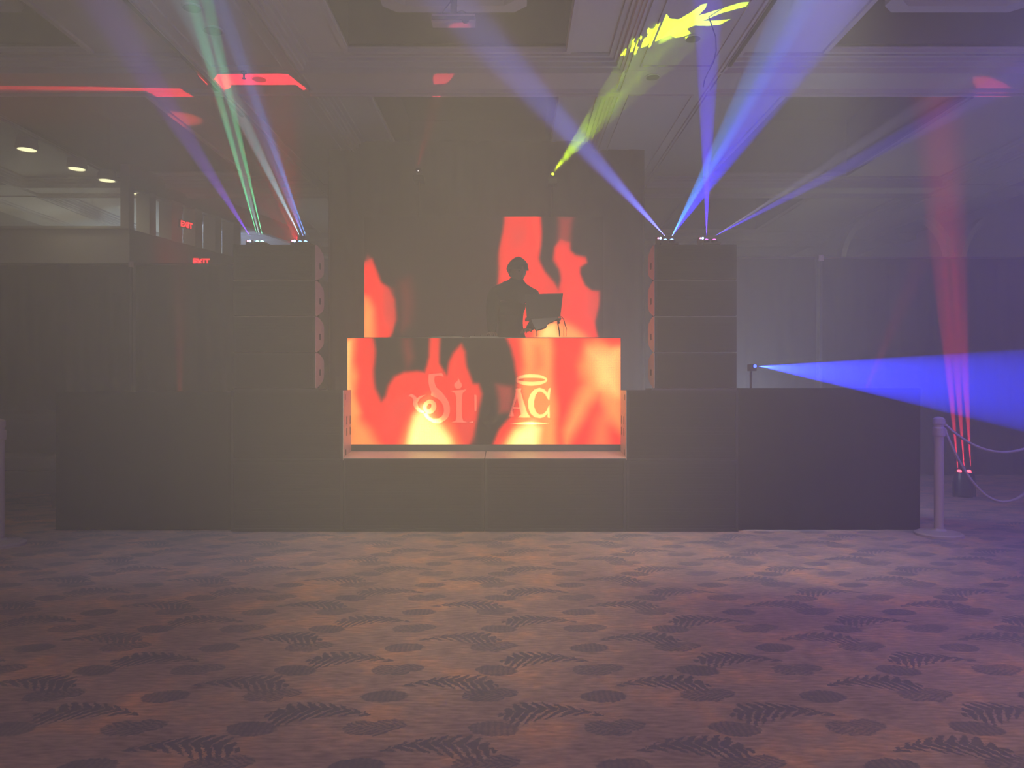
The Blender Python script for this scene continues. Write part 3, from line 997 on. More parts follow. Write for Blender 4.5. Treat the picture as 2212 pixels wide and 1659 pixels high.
def sub(name, x0, x1, y0, y1, z0, z1, label, group, inner=0):
    cx = (x0 + x1) / 2
    t = thing(name, (cx, y0, z0), label, 'speaker', group)
    a, b2, h, dd = x0 - cx, x1 - cx, z1 - z0, y1 - y0
    # cabinet: shell with recessed front
    bm = bmesh.new()
    e = 0.022
    bm_box(bm, a, b2, 0.05, dd, 0, h)
    bm_box(bm, a, b2, 0, 0.05, 0, e); bm_box(bm, a, b2, 0, 0.05, h - e, h)
    bm_box(bm, a, a + e, 0, 0.05, e, h - e); bm_box(bm, b2 - e, b2, 0, 0.05, e, h - e)
    obj('cabinet', bm, M['black_cab'], t)
    bm = bmesh.new()
    bm_box(bm, a + e, b2 - e, 0.018, 0.03, e, h - e)
    grille_pattern(bm, a + e + 0.01, b2 - e - 0.01, e + 0.015, h - e - 0.02, 0.018)
    obj('grille', bm, M['grille'], t)
    return t, a, b2, h, dd



ZL = 0.645
for (xa, xb, sd) in ((XC - 1.243, XC - 0.004, 'left'), (XC + 0.004, XC + 1.243, 'right')):
    t, a, b2, h, dd = sub('subwoofer', xa, xb, YFR, 6.86, 0.005, ZL, 'low black subwoofer under the %s half of the booth screen' % sd, 'low subwoofers below the booth')
    bm = bmesh.new(); bm_prism(bm, [(0.0, h), (0.0, h + 0.003), (dd + 0.02, h + 0.034), (dd + 0.02, h)], 'x', a, b2); tp = obj('top_panel', bm, M['lit_cab'], t)  # ledge skin, coloured pale to carry the screen glow
    tp['label'] = 'satin top face with the screen light painted on'
ZSU = 1.245
for side, sname in ((-1, 'left'), (1, 'right')):
    for lv, (z0, z1) in enumerate(((0.005, 0.622), (0.626, ZSU))):
        xa, xb = (XC - 2.23, XC - 1.247) if side < 0 else (XC + 1.247, XC + 2.23)
        t, a, b2, h, dd = sub('subwoofer', xa, xb, YFR, 7.25 if False else 6.88, z0, z1, '%s black subwoofer of the stack %s of the booth screen' % (('bottom', 'top')[lv], sname), 'stacked subwoofers')
        if lv == 1:
            xi = b2 if side < 0 else a
            s_ = 1 if side < 0 else -1
            # inner side panel, screen light put into its colour, with its cut-outs
            box('side_panel', min(xi, xi + s_ * 0.004), max(xi, xi + s_ * 0.004), 0.002, dd - 0.004, 0.004, h - 0.002, M['lit_cab'], t)
            for (yy, zz, hh) in ((0.12, 0.31, 0.075), (0.12, 0.21, 0.07), (0.26, 0.31, 0.075), (0.26, 0.21, 0.07), (0.06, 0.53, 0.05), (0.08, 0.04, 0.05)):
                box('handle_slot', min(xi, xi + s_ * 0.0055), max(xi, xi + s_ * 0.0055), yy, yy + 0.028, zz, zz + hh, M['slot'], t)

# line array cabinets (wedge profile) four high on each side
ARH = [(2.225, 2.54), (1.905, 2.222), (1.582, 1.902), (1.262, 1.579)]
for side, sname in ((-1, 'left'), (1, 'right')):
    for k, (z0, z1) in enumerate(ARH):
        xo, xi = (XC - 2.23, XC - 1.50) if side < 0 else (XC + 1.50, XC + 2.23)
        cx = (xo + xi) / 2
        w2 = (xi - xo) / 2
        words = ['topmost', 'second from the top', 'third from the top', 'lowest'][k]
        t = thing('line_array_speaker', (cx, 6.6, z0), '%s cabinet of the %s speaker tower' % (words, sname), 'speaker', 'line array cabinets')
        h = z1 - z0
        D = 0.30
        prof = [(0.0, 0.004), (0.04, 0.0), (D * 0.70, h * 0.15), (D * 0.95, h * 0.27), (D, h * 0.42), (D, h * 0.72), (D * 0.93, h * 0.84), (D * 0.45, h * 0.97), (0.04, h - 0.002), (0.0, h - 0.006)]
        bm = bmesh.new(); bm_prism(bm, prof, 'x', -w2 + 0.003, w2 - 0.003); obj('cabinet', bm, M['black_cab'], t)
        for sx in (-1, 1):
            x0 = sx * (w2 - 0.003)
            x1 = sx * w2
            bm = bmesh.new(); bm_prism(bm, prof, 'x', min(x0, x1), max(x0, x1)); sp_ = obj('side_panel', bm, M['lit_cab'] if sx == -side else M['black_cab'], t)  # inner face gets the pale screen-lit colour, outer stays black
            x2 = sx * (w2 + 0.002)
            bm = bmesh.new(); bm_box(bm, min(x0, x2), max(x0, x2), D * 0.42, D * 0.58, h * 0.36, h * 0.54, 0.0); obj('handle_cutout', bm, M['slot'], sp_)
        bm = bmesh.new(); bm_box(bm, -w2 + 0.03, w2 - 0.03, -0.006, 0.0, 0.015, h - 0.02); grille_pattern(bm, -w2 + 0.04, w2 - 0.04, 0.02, h - 0.03, -0.006)
        obj('grille', bm, M['grille'], t)
    # base frame between the tower and the subwoofers, and a plywood top deck
    xa, xb = (XC - 2.23, XC - 1.47) if side < 0 else (XC + 1.47, XC + 2.23)
    box_o = box('array_base_frame', xa, xb, 6.58, 6.86, ZSU + 0.001, ZSU + 0.016, M['metal_black'])
    tag(box_o, 'thin metal base plate under the %s speaker tower' % sname, 'speaker mount')

# black skirted wings
for side, sname in ((-1, 'left'), (1, 'right')):
    xa, xb = (-4.04, XC - 2.24) if side < 0 else (XC + 2.24, 3.62)
    t = thing('skirted_riser', ((xa + xb) / 2, 6.62, 0), 'black skirted riser at the %s end of the speaker wall' % sname, 'riser')
    w2 = (xb - xa) / 2
    ztop = 1.225 if side < 0 else 1.26
    box('riser_top', -w2, w2, 0.0, 0.9, ztop - 0.04, ztop, M['deck'], t, 0.005)
    for ax in (-w2 + 0.05, w2 - 0.05):
        for ay in (0.1, 0.8):
            box('leg', ax - 0.025, ax + 0.025, ay - 0.025, ay + 0.025, 0, ztop - 0.04, M['metal_black'], t)
    s_ = drape('front_skirt', -w2, w2, -0.018, 0.01, ztop + 0.004, 0.006, None, None, per=0.25, m=M['skirt'])
    s_.parent = t
    box('side_skirt', -w2 - 0.004 if side < 0 else w2 - 0.002, -w2 + 0.002 if side < 0 else w2 + 0.004, 0.0, 0.9, 0.01, ztop - 0.02, M['skirt'], t)
    if 'label' in s_: del s_['label']

# ------------------------------------------------------------------ beam lights on the towers
def beam_fixture(px, Y, z, label, lenses, leds=True, yo=0.0):
    cx = (px - CX) / F * Y
    t = thing('beam_light', (cx, Y, z), label, 'stage light', 'beam lights on the speaker towers')
    box('base', -0.08, 0.08, -0.05, 0.06, 0, 0.02, M['metal_black'], t, 0.004)
    for (dx, dz, nm) in lenses:
        hd = None
        bm = bmesh.new(); bm_lathe(bm, [(0.018, 0.015), (0.026, 0.02), (0.028, dz - 0.006), (0.024, dz)], c=(dx, 0, 0), seg=18); hd = obj('head', bm, M['metal_black'], t)
        bm = bmesh.new(); bm_lathe(bm, [(0.017, dz), (0.014, dz + 0.007), (0.006, dz + 0.011)], c=(dx, 0, 0), seg=18); obj('lens', bm, M['lens'][nm], hd)
    return t, cx


ZTW = 2.54
# left tower (two fixtures), right tower (two fixtures). front edge of the tower at Y 6.6
LF = [(556, 566, 539, 'green'), (648, 660, 635, 'blue')]
YS = 6.68
for (pa, pb, pl, nm), lb in zip(LF, ('outer twin beam light on the left tower, green', 'inner twin beam light on the left tower, pale blue')):
    mid = (pa + pb) / 2
    ds = (pb - pa) / 2 / F * YS
    t, cx = beam_fixture(mid, YS, ZTW, lb, [(-ds, 0.035, nm), (ds, 0.035, nm)])
    lx = (pl - CX) / F * YS - cx
    box('display', lx - 0.03, lx + 0.03, -0.01, 0.02, 0.0, 0.05, M['metal_black'], t)
    bm = bmesh.new(); bm_lathe(bm, [(0.010, -0.018), (0.010, -0.010)], c=(lx + 0.009, 0, 0.04), seg=12, axis='y'); obj('blue_indicator', bm, M['led_blue'], t)
    bm = bmesh.new(); bm_lathe(bm, [(0.007, -0.018), (0.007, -0.010)], c=(lx - 0.011, 0, 0.04), seg=12, axis='y'); obj('pink_indicator', bm, M['led_pink'], t)
RF = [(1437, 1451, 1424, 'blue', 'blue', 'inner twin beam light on the right tower, bright blue'), (1526, 1543, 1515, 'violet', 'magenta', 'outer twin beam light on the right tower, violet and magenta')]
for (pa, pb, pl, na, nb, lb) in RF:
    mid = (pa + pb) / 2
    ds = (pb - pa) / 2 / F * YS
    t, cx = beam_fixture(mid, YS, ZTW, lb, [(-ds, 0.05, na), (ds, 0.05, nb)])
    lx = (pl - CX) / F * YS - cx
    box('display', lx - 0.03, lx + 0.03, -0.01, 0.02, 0.0, 0.075, M['metal_black'], t)
    bm = bmesh.new(); bm_lathe(bm, [(0.010, -0.018), (0.010, -0.010)], c=(lx + 0.009, 0, 0.064), seg=12, axis='y'); obj('blue_indicator', bm, M['led_blue'], t)
    bm = bmesh.new(); bm_lathe(bm, [(0.007, -0.018), (0.007, -0.010)], c=(lx - 0.011, 0, 0.064), seg=12, axis='y'); obj('pink_indicator', bm, M['led_pink'], t)

GREEN, BLUE, DBLUE, VIO = (0.12, 1.0, 0.42), (0.10, 0.30, 1.0), (0.03, 0.04, 1.0), (0.22, 0.05, 1.0)
LAV = (0.45, 0.42, 0.75)
KB = 10.0


def beam(px, py, tx, ty, TY, deg, watt, col, blend=0.25, **kw):
    p = at(px, py, YS); p.z = ZTW + 0.085
    return spot('beam_spot', p, at(tx, ty, TY), deg, watt * KB, col, blend, **kw)


beam(556, 524, 432, 60, 5.9, 3.2, 1300, GREEN)
beam(567, 524, 462, 60, 5.9, 3.2, 1300, GREEN)
beam(561, 524, 440, 60, 5.9, 8, 260, (0.35, 0.6, 0.6), 0.6)
beam(540, 524, 400, 290, 6.55, 10, 300, VIO, 0.5)
beam(648, 524, 560, 330, 6.6, 6.5, 800, (0.30, 0.62, 0.75), 0.4)
beam(661, 524, 565, 250, 6.35, 4.5, 700, BLUE, 0.4)
beam(655, 524, 560, 250, 6.35, 12, 260, (0.12, 0.2, 0.8), 0.6)

beam(1437, 518, 1245, 300, 6.3, 8.5, 480, BLUE, 0.5)
beam(1437, 518, 1245, 300, 6.3, 12, 360, VIO, 0.9)
beam(1451, 518, 1606, 220, 6.3, 10, 800, (0.04, 0.26, 1.0), 0.3)
beam(1451, 518, 1645, 225, 6.3, 15, 1050, (0.02, 0.015, 1.0), 0.5)
beam(1526, 518, 1528, 200, 6.4, 8.0, 1500, (0.05, 0.015, 1.0), 0.3)
beam(1529, 518, 1549, 200, 6.4, 1.2, 110, (1.0, 0.25, 0.55), 0.3)
beam(1543, 518, 1850, 318, 6.2, 3.8, 420, LAV, 0.4)
beam(1543, 518, 1870, 338, 6.2, 5.5, 800, (0.06, 0.03, 1.0), 0.5)

# ------------------------------------------------------------------ rear light pole with the yellow gobo light
YR = 9.9
cy_ = at(1194, 375, YR)
for (px, py, nm, lb) in ((1194, 375, 'yellow', 'yellow spotlight high behind the right half of the screen wall'), (903, 368, 'white', 'small dim spotlight high behind the left half of the screen wall')):
    c = at(px, py, YR)
    t = thing('stage_spotlight', (c.x, YR + 0.02, 0.0), lb, 'stage light', 'spotlights on rear poles')
    bm = bmesh.new(); bm_tube(bm, [(0, 0.1, 0.02), (0, 0.1, c.z - 0.12)], 0.016, 12); obj('pole', bm, M['metal_black'], t)
    bm = bmesh.new(); bm_box(bm, -0.25, 0.25, -0.1, 0.3, 0.0, 0.02, 0.004); obj('base_plate', bm, M['metal_black'], t)
    bm = bmesh.new(); bm_box(bm, -0.07, 0.07, 0.0, 0.2, c.z - 0.13, c.z - 0.05, 0.01); obj('yoke', bm, M['metal_black'], t)
    bm = bmesh.new(); bm_lathe(bm, [(0.04, 0.18), (0.045, 0.02), (0.03, 0.0)], c=(0, 0, c.z), seg=20, axis='y'); hd = obj('head', bm, M['metal_black'], t)
    rr = 0.016 if nm == 'yellow' else 0.008
    bm = bmesh.new(); bm_lathe(bm, [(rr, 0.0), (rr * 0.8, -0.01)], c=(0, -0.002, c.z), seg=18, axis='y'); obj('lens', bm, M['lens'][nm], hd)

# gobo: a steel plate with the cut-out shape, just in front of the lamp, throws the splash on the ceiling
LP = cy_ + Vector((0.015, -0.05, 0.015))
SPL = [  # outline of the splash, picture pixels
    [(1366, 88), (1372, 82), (1378, 70), (1383, 74), (1388, 84), (1396, 81), (1400, 75), (1394, 62), (1396, 56), (1404, 62), (1412, 62), (1424, 46), (1440, 30), (1447, 40), (1466, 42), (1490, 28),
     (1515, 10), (1528, 7), (1524, 18), (1508, 34), (1560, 18), (1600, 5), (1618, 4), (1612, 14), (1560, 28), (1518, 45), (1555, 44), (1578, 41), (1556, 53), (1530, 56), (1500, 55), (1484, 62), (1494, 74),
     (1470, 80), (1458, 82), (1452, 76), (1438, 78), (1418, 89), (1405, 89), (1396, 100), (1384, 103), (1376, 94), (1368, 98)],
    [(1328, 138), (1336, 130), (1342, 122), (1350, 116), (1348, 124), (1338, 134)],
]


def gobo(LP, polys, parent, name, GD=0.06, R=0.034, aim=0):
    """steel plate with cut-outs that throw the given ceiling shapes from the lamp at LP"""
    targets = []
    for poly in polys:
        targets.append([at(px, py, F * (ZB - EYE) / (CY - py)) for (px, py) in poly])
    allp = [p for tt in targets for p in tt] if aim is None else targets[aim]
    cen = sum(allp, Vector()) / len(allp)
    ax_d = (cen - LP).normalized()
    qx = ax_d.cross(Vector((0, 0, 1))).normalized()
    qy = qx.cross(ax_d).normalized()
    plate_c = LP + ax_d * GD
    cu = bpy.data.curves.new('gobo', 'CURVE')
    cu.dimensions = '2D'
    cu.fill_mode = 'BOTH'

    def add_poly(pts):
        sp_ = cu.splines.new('POLY')
        sp_.points.add(len(pts) - 1)
        for k_, p in enumerate(pts):
            sp_.points[k_].co = (p[0], p[1], 0, 1)
        sp_.use_cyclic_u = True
    add_poly([(R * math.cos(2 * PI * k_ / 40), R * math.sin(2 * PI * k_ / 40)) for k_ in range(40)])
    for tt in targets:
        pts = []
        for p in tt:
            d = p - LP
            v = d * (GD / d.dot(ax_d))
            pts.append((v.dot(qx), v.dot(qy)))
        add_poly(pts)
    tmp = bpy.data.objects.new('tmp_gobo', cu)
    COL.objects.link(tmp)
    bpy.context.view_layer.update()
    gm = bpy.data.meshes.new_from_object(tmp.evaluated_get(bpy.context.evaluated_depsgraph_get()))
    bpy.data.objects.remove(tmp)
    gm.materials.clear(); gm.materials.append(M['slot'])
    gob = bpy.data.objects.new(name, gm)
    COL.objects.link(gob)
    gob.parent = parent
    mw = Matrix(((qx.x, qy.x, -ax_d.x, plate_c.x), (qx.y, qy.y, -ax_d.y, plate_c.y), (qx.z, qy.z, -ax_d.z, plate_c.z), (0, 0, 0, 1)))
    gob.matrix_local = Matrix.Translation(-parent.location) @ mw
    return cen


spotlights = [o for o in COL.objects if o.name.startswith('stage_spotlight')]
cen = gobo(LP, SPL, spotlights[0], 'gobo_plate', GD=0.03, R=0.017)
spot('gobo_spot', LP, cen, 40, 16000, (0.58, 1.0, 0.0), 0.1)
gax = (cen - LP).normalized()
spot('gobo_spot', LP + gax * 0.05, cen + Vector((0, 0.1, 0.0)), 2.8, 4500, (0.66, 1.0, 0.03), 0.8)
# small red spot from the dim spotlight on the cross beam
spot('red_spot', at(903, 368, YR) + Vector((0, -0.06, 0.02)), Vector((at(958, 0, 8.2).x, 8.2, ZB)), 7.5, 400, (1.0, 0.01, 0.06), 0.35)

# ------------------------------------------------------------------ laser on the right riser
c = at(1635, 791, 6.9)
t = thing('laser_projector', (c.x, 6.9, 1.26), 'small black laser on the right riser shooting a blue fan', 'stage light')
box('housing', -0.06, 0.0, 0.0, 0.10, 0.16, 0.225, M['metal_black'], t, 0.006)
box('foot', -0.045, -0.03, 0.04, 0.07, 0.0, 0.16, M['metal_black'], t, 0.003)
bm = bmesh.new(); bm_lathe(bm, [(0.022, -0.004), (0.022, 0.01)], c=(-0.02, -0.004, c.z - 1.26), seg=18, axis='y'); obj('bezel', bm, M['metal_black'], t)
bm = bmesh.new(); bm_lathe(bm, [(0.012, -0.016), (0.016, -0.006)], c=(-0.02, 0, c.z - 1.26), seg=18, axis='y'); obj('lens', bm, M['lens']['deepblue'], t)
lp = Vector((c.x + 0.0, 6.86, c.z))
spot('laser_fan', lp, at(2212, 842, 6.0), 19, 60000, (0.012, 0.03, 1.0), 0.12, sx=0.30, sy=1.0)
spot('laser_fan', lp, at(2212, 800, 6.0), 5, 2000, (0.05, 0.10, 1.0), 0.4)
spot('laser_fan', lp, at(2100, 850, 6.2), 5, 2000, (0.02, 0.02, 1.0), 0.4)

# ------------------------------------------------------------------ uplights
def uplight(px, py, Y, label, nl=4, w=0.11):
    c = at(px, py, Y)
    t = thing('floor_uplight', (c.x, Y, 0), label, 'stage light')
    h = c.z
    bm = bmesh.new(); bm_lathe(bm, [(w * 0.8, 0.0), (w, 0.02), (w, h * 0.7), (w * 0.92, h - 0.006)], seg=28); obj('housing', bm, M['metal_black'], t)
    for k in range(nl):
        a = 2 * PI * k / nl + 0.3
        bm = bmesh.new(); bm_lathe(bm, [(0.02, h - 0.006), (0.022, h + 0.004), (0.012, h + 0.012)], c=(math.cos(a) * w * 0.62, math.sin(a) * w * 0.62, 0), seg=14); obj('lens', bm, M['lens']['red'], t)
    bm = bmesh.new(); bm_box(bm, -w - 0.015, -w, -0.02, 0.02, 0.0, h * 0.6); bm_box(bm, w, w + 0.015, -0.02, 0.02, 0.0, h * 0.6); obj('bracket', bm, M['metal_black'], t)
    return c


c = uplight(2083, 1018, 8.6, 'black floor uplight throwing a red column of light on the right')
for dx in (-0.075, 0.0, 0.075):
    spot('uplight_beam', c + Vector((dx, 0, 0.03)), c + Vector((dx * 1.6 - 0.13, 0.15, 3)), 5.0, 13000, (1.0, 0.03, 0.07), 0.6, 0.0)
c = uplight(388, 905, 9.6, 'black uplight hidden behind the left riser, glowing red')
spot('uplight_beam', c + Vector((0, 0, 0.03)), c + Vector((-0.1, 0.25, 3)), 9, 1000, (1.0, 0.06, 0.04), 0.8, 0.0)
# red wash on the far side of the cross beam
LR = Vector((-1.98, 6.89, ZTW + 0.03))
RWASH = [[(470, 160), (600, 159), (622, 160), (652, 184), (664, 190), (656, 195), (640, 183), (500, 183), (497, 190), (484, 194), (462, 170)],
         [(418, 146), (426, 150), (452, 176), (447, 183), (430, 165)],
         [(-140, 184), (200, 187), (312, 190), (390, 191), (412, 200), (447, 212), (432, 220), (405, 207), (345, 206), (312, 193), (-140, 192)]]
inner = [o for o in COL.objects if o.name.startswith('beam_light')][1]
cen = gobo(LR, RWASH, inner, 'gobo_plate', GD=0.02, R=0.027, aim=0)  # unseen plate and lamp added here, cut to shape the red patches
spot('red_wash', LR, cen, 86, 2500, (1.0, 0.01, 0.03), 0.0, 0.0)
spot('red_wash', Vector((-9.2, 8.7, 4.50)), Vector((-4.0, 8.52, ZB)), 30, 700, (1.0, 0.02, 0.05), 0.5, 0.02, sx=1.0, sy=0.3)
spot('red_wash', Vector((4.6, 9.8, 1.1)), Vector((5.6, 8.62, ZB)), 20, 800, (1.0, 0.05, 0.10), 0.5, 0.02, sx=1.0, sy=0.2)

# ------------------------------------------------------------------ sofa behind the left stanchion
t = thing('sofa', (-5.75, 8.0, 0), 'dark grey sofa behind the left stanchion', 'sofa')
box('seat_base', -1.05, 1.05, -0.28, 0.5, 0.17, 0.40, M['sofa'], t, 0.02)
for k in range(2):
    bm = bmesh.new(); bm_box(bm, -1.02 + k * 1.03, -0.01 + k * 1.03, -0.32, 0.35, 0.40, 0.54, 0.035); obj('seat_cushion', bm, M['sofa_seat'], t, True)
for k in range(2):
    bm = bmesh.new(); bm_box(bm, -1.02 + k * 1.03, -0.01 + k * 1.03, 0.25, 0.45, 0.52, 0.90, 0.05); obj('back_cushion', bm, M['sofa'], t, True)
box('backrest', -1.05, 1.05, 0.38, 0.55, 0.35, 1.0, M['sofa'], t, 0.04)
for ax in (-0.95, 0.0, 0.95):
    for ay in (-0.2, 0.42):
        bm = bmesh.new(); bm_tube(bm, [(ax, ay, 0.0), (ax, ay, 0.18)], [0.018, 0.026], 10); obj('leg', bm, M['metal_black'], t)

# ------------------------------------------------------------------ stanchions and ropes
def stanchion(x, y, label, h=1.02):
    t = thing('stanchion', (x, y, 0), label, 'stanchion', 'pale rope stanchions')
    bm = bmesh.new(); bm_lathe(bm, [(0.19, 0.0), (0.19, 0.018), (0.17, 0.03), (0.06, 0.045), (0.045, 0.06)], seg=40); obj('base', bm, M['post'], t, False)
    bm = bmesh.new(); bm_lathe(bm, [(0.038, 0.05), (0.038, h - 0.07)], seg=24); obj('post', bm, M['post'], t, False)
    bm = bmesh.new(); bm_lathe(bm, [(0.038, h - 0.07), (0.047, h - 0.06), (0.047, h - 0.02), (0.03, h - 0.005), (0.012, h)], seg=24); obj('cap', bm, M['post'], t, False)
    bm = bmesh.new(); bm_lathe(bm, [(0.046, h - 0.17), (0.05, h - 0.16), (0.05, h - 0.10), (0.046, h - 0.09)], seg=24); obj('collar', bm, M['post'], t, False)
    return t


stanchion(at(-2, 0, 6.0).x, 6.0, 'pale stanchion post at the far left in front of the sofa')
PS = Vector((at(2028, 0, 6.4).x, 6.4, 0))
stanchion(PS.x, PS.y, 'pale stanchion post at the right below the blue laser fan')


def rope(a, b2, sag, label):
    a, b2 = Vector(a), Vector(b2)
    pts = []
    for k in range(25):
        s_ = k / 24
        p = a.lerp(b2, s_)
        p.z -= sag * 4 * s_ * (1 - s_)
        pts.append(p)
    t = thing('barrier_rope', a, label, 'rope', 'ropes on the stanchions')
    bm = bmesh.new(); bm_tube(bm, [p - a for p in pts], 0.011, 10); obj('cord', bm, M['rope'], t, True)
    bm = bmesh.new(); bm_tube(bm, [Vector((0, 0, 0.015)), Vector((0.004, 0, -0.02))], 0.015, 10); obj('end_hook', bm, M['post'], t)


P2 = Vector((4.68, 6.25, 0))
stanchion(P2.x, P2.y, 'pale stanchion post just past the right edge, holding the far rope ends')
rope((PS.x + 0.052, PS.y, 0.90), (P2.x - 0.052, P2.y, 0.90), 0.60, 'pale braided rope sagging low from the right stanchion')
rope((PS.x + 0.052, PS.y + 0.01, 0.96), (P2.x - 0.052, P2.y + 0.01, 0.96), 0.24, 'higher pale rope hanging shallow from the right stanchion')

# ------------------------------------------------------------------ DJ table and gear
ZTB = 1.738
t = thing('dj_table', (XC, 7.25, 0.75), 'black DJ table top behind the booth screen', 'table')
box('table_top', -1.2, 1.2, -0.24, 0.22, ZTB - 0.75 - 0.03, ZTB - 0.75, M['plastic'], t, 0.004)
for ax in (-1.12, 1.12):
    for ay in (-0.18, 0.16):
        box('leg', ax - 0.02, ax + 0.02, ay - 0.02, ay + 0.02, 0, ZTB - 0.78, M['metal_black'], t)
YLAP = 7.25
# laptop on its stand
c0 = at(1175, 689, YLAP)
lap = thing('laptop', (c0.x, YLAP, c0.z), 'open laptop seen from behind on a stand beside the DJ', 'laptop')
wL = 0.18
bm = bmesh.new()
lid = [at(1134, 637, YLAP), at(1215.5, 635, YLAP), at(1210.5, 684, YLAP), at(1138, 690, YLAP)]
lid = [p - lap.location for p in lid]
tilt = [-0.06, -0.06, 0.0, 0.0]
A_ = [bm.verts.new((p.x, p.y + t_, p.z)) for p, t_ in zip(lid, tilt)]
B_ = [bm.verts.new((p.x, p.y + t_ + 0.008, p.z)) for p, t_ in zip(lid, tilt)]
bm.faces.new(A_); bm.faces.new(list(reversed(B_)))
for i in range(4):
    bm.faces.new((A_[i], A_[(i + 1) % 4], B_[(i + 1) % 4], B_[i]))
obj('lid', bm, M['plastic'], lap)
bm = bmesh.new(); bm_box(bm, -wL, wL - 0.01, 0.0, 0.24, -0.004, 0.014, 0.003); obj('keyboard_deck', bm, M['plastic'], lap)
bm = bmesh.new(); bm_tube(bm, [(-wL + 0.04, 0, 0.01), (wL - 0.05, 0, 0.01)], 0.008, 10); obj('hinge', bm, M['plastic'], lap)
# the stand
sl = thing('laptop_stand', (c0.x, YLAP, ZTB), 'thin black metal stand holding the laptop', 'laptop stand')


def L(p):
    return p - sl.location


bm = bmesh.new()
tray_poly = [at(1147, 690, YLAP), at(1205, 686, YLAP), at(1200, 691, YLAP), at(1184, 698, YLAP), at(1181, 706, YLAP), at(1166, 711, YLAP), at(1159, 712, YLAP), at(1152, 703, YLAP)]
bm_prism(bm, [(L(p).x, L(p).z) for p in tray_poly], 'y', -0.02, 0.20)
obj('tray', bm, M['metal_black'], sl)
for pts, r in ((([at(1204, 684, YLAP), at(1205, 699, YLAP), at(1208, 715, YLAP), at(1209, 727, YLAP)]), 0.006),
               (([at(1160, 710, YLAP), at(1160, 727, YLAP)]), 0.006),
               (([at(1218, 703, YLAP + .02), at(1218, 727, YLAP + .02)]), 0.0025)):
    bm = bmesh.new(); bm_tube(bm, [L(p) for p in pts], r, 8); obj('leg', bm, M['metal_black'], sl)
    e_ = L(pts[-1])
    bm = bmesh.new(); bm_lathe(bm, [(0.015, -0.001), (0.014, 0.008), (0.006, 0.012)], c=(e_.x, e_.y, 0.0), seg=14); obj('foot', bm, M['metal_black'], sl)
bm = bmesh.new(); bm_tube(bm, [L(at(1183, 697.5, YLAP)), L(at(1206, 697.5, YLAP))], 0.003, 8); obj('crossbar', bm, M['metal_black'], sl)
bm = bmesh.new(); bm_lathe(bm, [(0.004, -0.014), (0.012, -0.01), (0.012, 0.01), (0.004, 0.014)], c=L(at(1207, 697, YLAP)), seg=14, axis='y'); obj('knob', bm, M['metal_black'], sl)
bm = bmesh.new(); bm_tube(bm, [at(1207, 683, YLAP), at(1213, 684, YLAP), at(1218, 690, YLAP), at(1221, 703, YLAP), at(1224, 710, YLAP), at(1223, 727, YLAP)], [0.003, 0.003, 0.004, 0.0055, 0.003, 0.003], 8)
tag(obj('laptop_cable', bm, M['plastic']), 'black cable curving down from the laptop to the table', 'cable')
# player and mixer left of the laptop, low on the table
for (cx_, w_, nm_, lb_) in ((-0.62, 0.30, 'media_player', 'flat black media player on the left of the DJ table'), (-0.27, 0.28, 'dj_mixer', 'flat black mixer in front of the DJ')):
    t = thing(nm_, (cx_, 7.27, ZTB), lb_, 'dj equipment')
    box('body', -w_ / 2, w_ / 2, -0.14, 0.17, 0.0, 0.022, M['plastic'], t, 0.004)
    if nm_ == 'media_player':
        bm = bmesh.new(); bm_lathe(bm, [(0.095, 0.022), (0.095, 0.03), (0.088, 0.034)], c=(0, 0.0, 0), seg=36); obj('jog_wheel', bm, M['metal_black'], t)
    else:
        for i in range(4):
            for j in range(3):
                bm = bmesh.new(); bm_lathe(bm, [(0.008, 0.022), (0.007, 0.036)], c=(-0.09 + i * 0.06, -0.08 + j * 0.06, 0), seg=12); obj('knob', bm, M['metal_black'], t)

# ------------------------------------------------------------------ the DJ
def skin_chain(name, verts, edges, radii, m, parent, sub_=2):
    me = bpy.data.meshes.new(name)
    me.from_pydata([tuple(v) for v in verts], edges, [])
    o = bpy.data.objects.new(name, me)
    COL.objects.link(o)
    sm = o.modifiers.new('Skin', 'SKIN')
    for i, r in enumerate(radii):
        sv = me.skin_vertices[0].data[i]
        sv.radius = r if isinstance(r, tuple) else (r, r)
        sv.use_root = (i == 0)
    sm.use_smooth_shade = True
    ss = o.modifiers.new('Subsurf', 'SUBSURF')
    ss.levels = ss.render_levels = sub_
    me.materials.append(m)
    if parent:
        o.parent = parent
    return o


YP = 7.62
dj = thing('person', (at(1106, 0, YP).x, YP, 0.75), 'person in black clothes standing behind the DJ booth, head bent over the laptop', 'person')
k_ = YP / F
def PB(px, py, dy=0.0):
    p = at(px, py, YP) ; p.y += dy
    return p - dj.location
V = []
E = []
R = []
def addv(p, r, par=None):
    V.append(Vector(p)); R.append(r)
    if par is not None:
        E.append((par, len(V) - 1))
    return len(V) - 1
pel = addv((0.0, 0.02, 0.93), (0.17, 0.125))
sp1 = addv(PB(1103, 712, 0.02), (0.18, 0.13), pel)
sp2 = addv(PB(1104, 680, 0.0), (0.19, 0.135), sp1)
ch = addv(PB(1106, 652, -0.02), (0.215, 0.14), sp2)
nb = addv(PB(1112, 626, -0.03), (0.135, 0.10), ch)
nk = addv(PB(1116, 611, -0.05), (0.082, 0.085), nb)
hd0 = addv(PB(1117, 598, -0.06), (0.062, 0.07), nk)
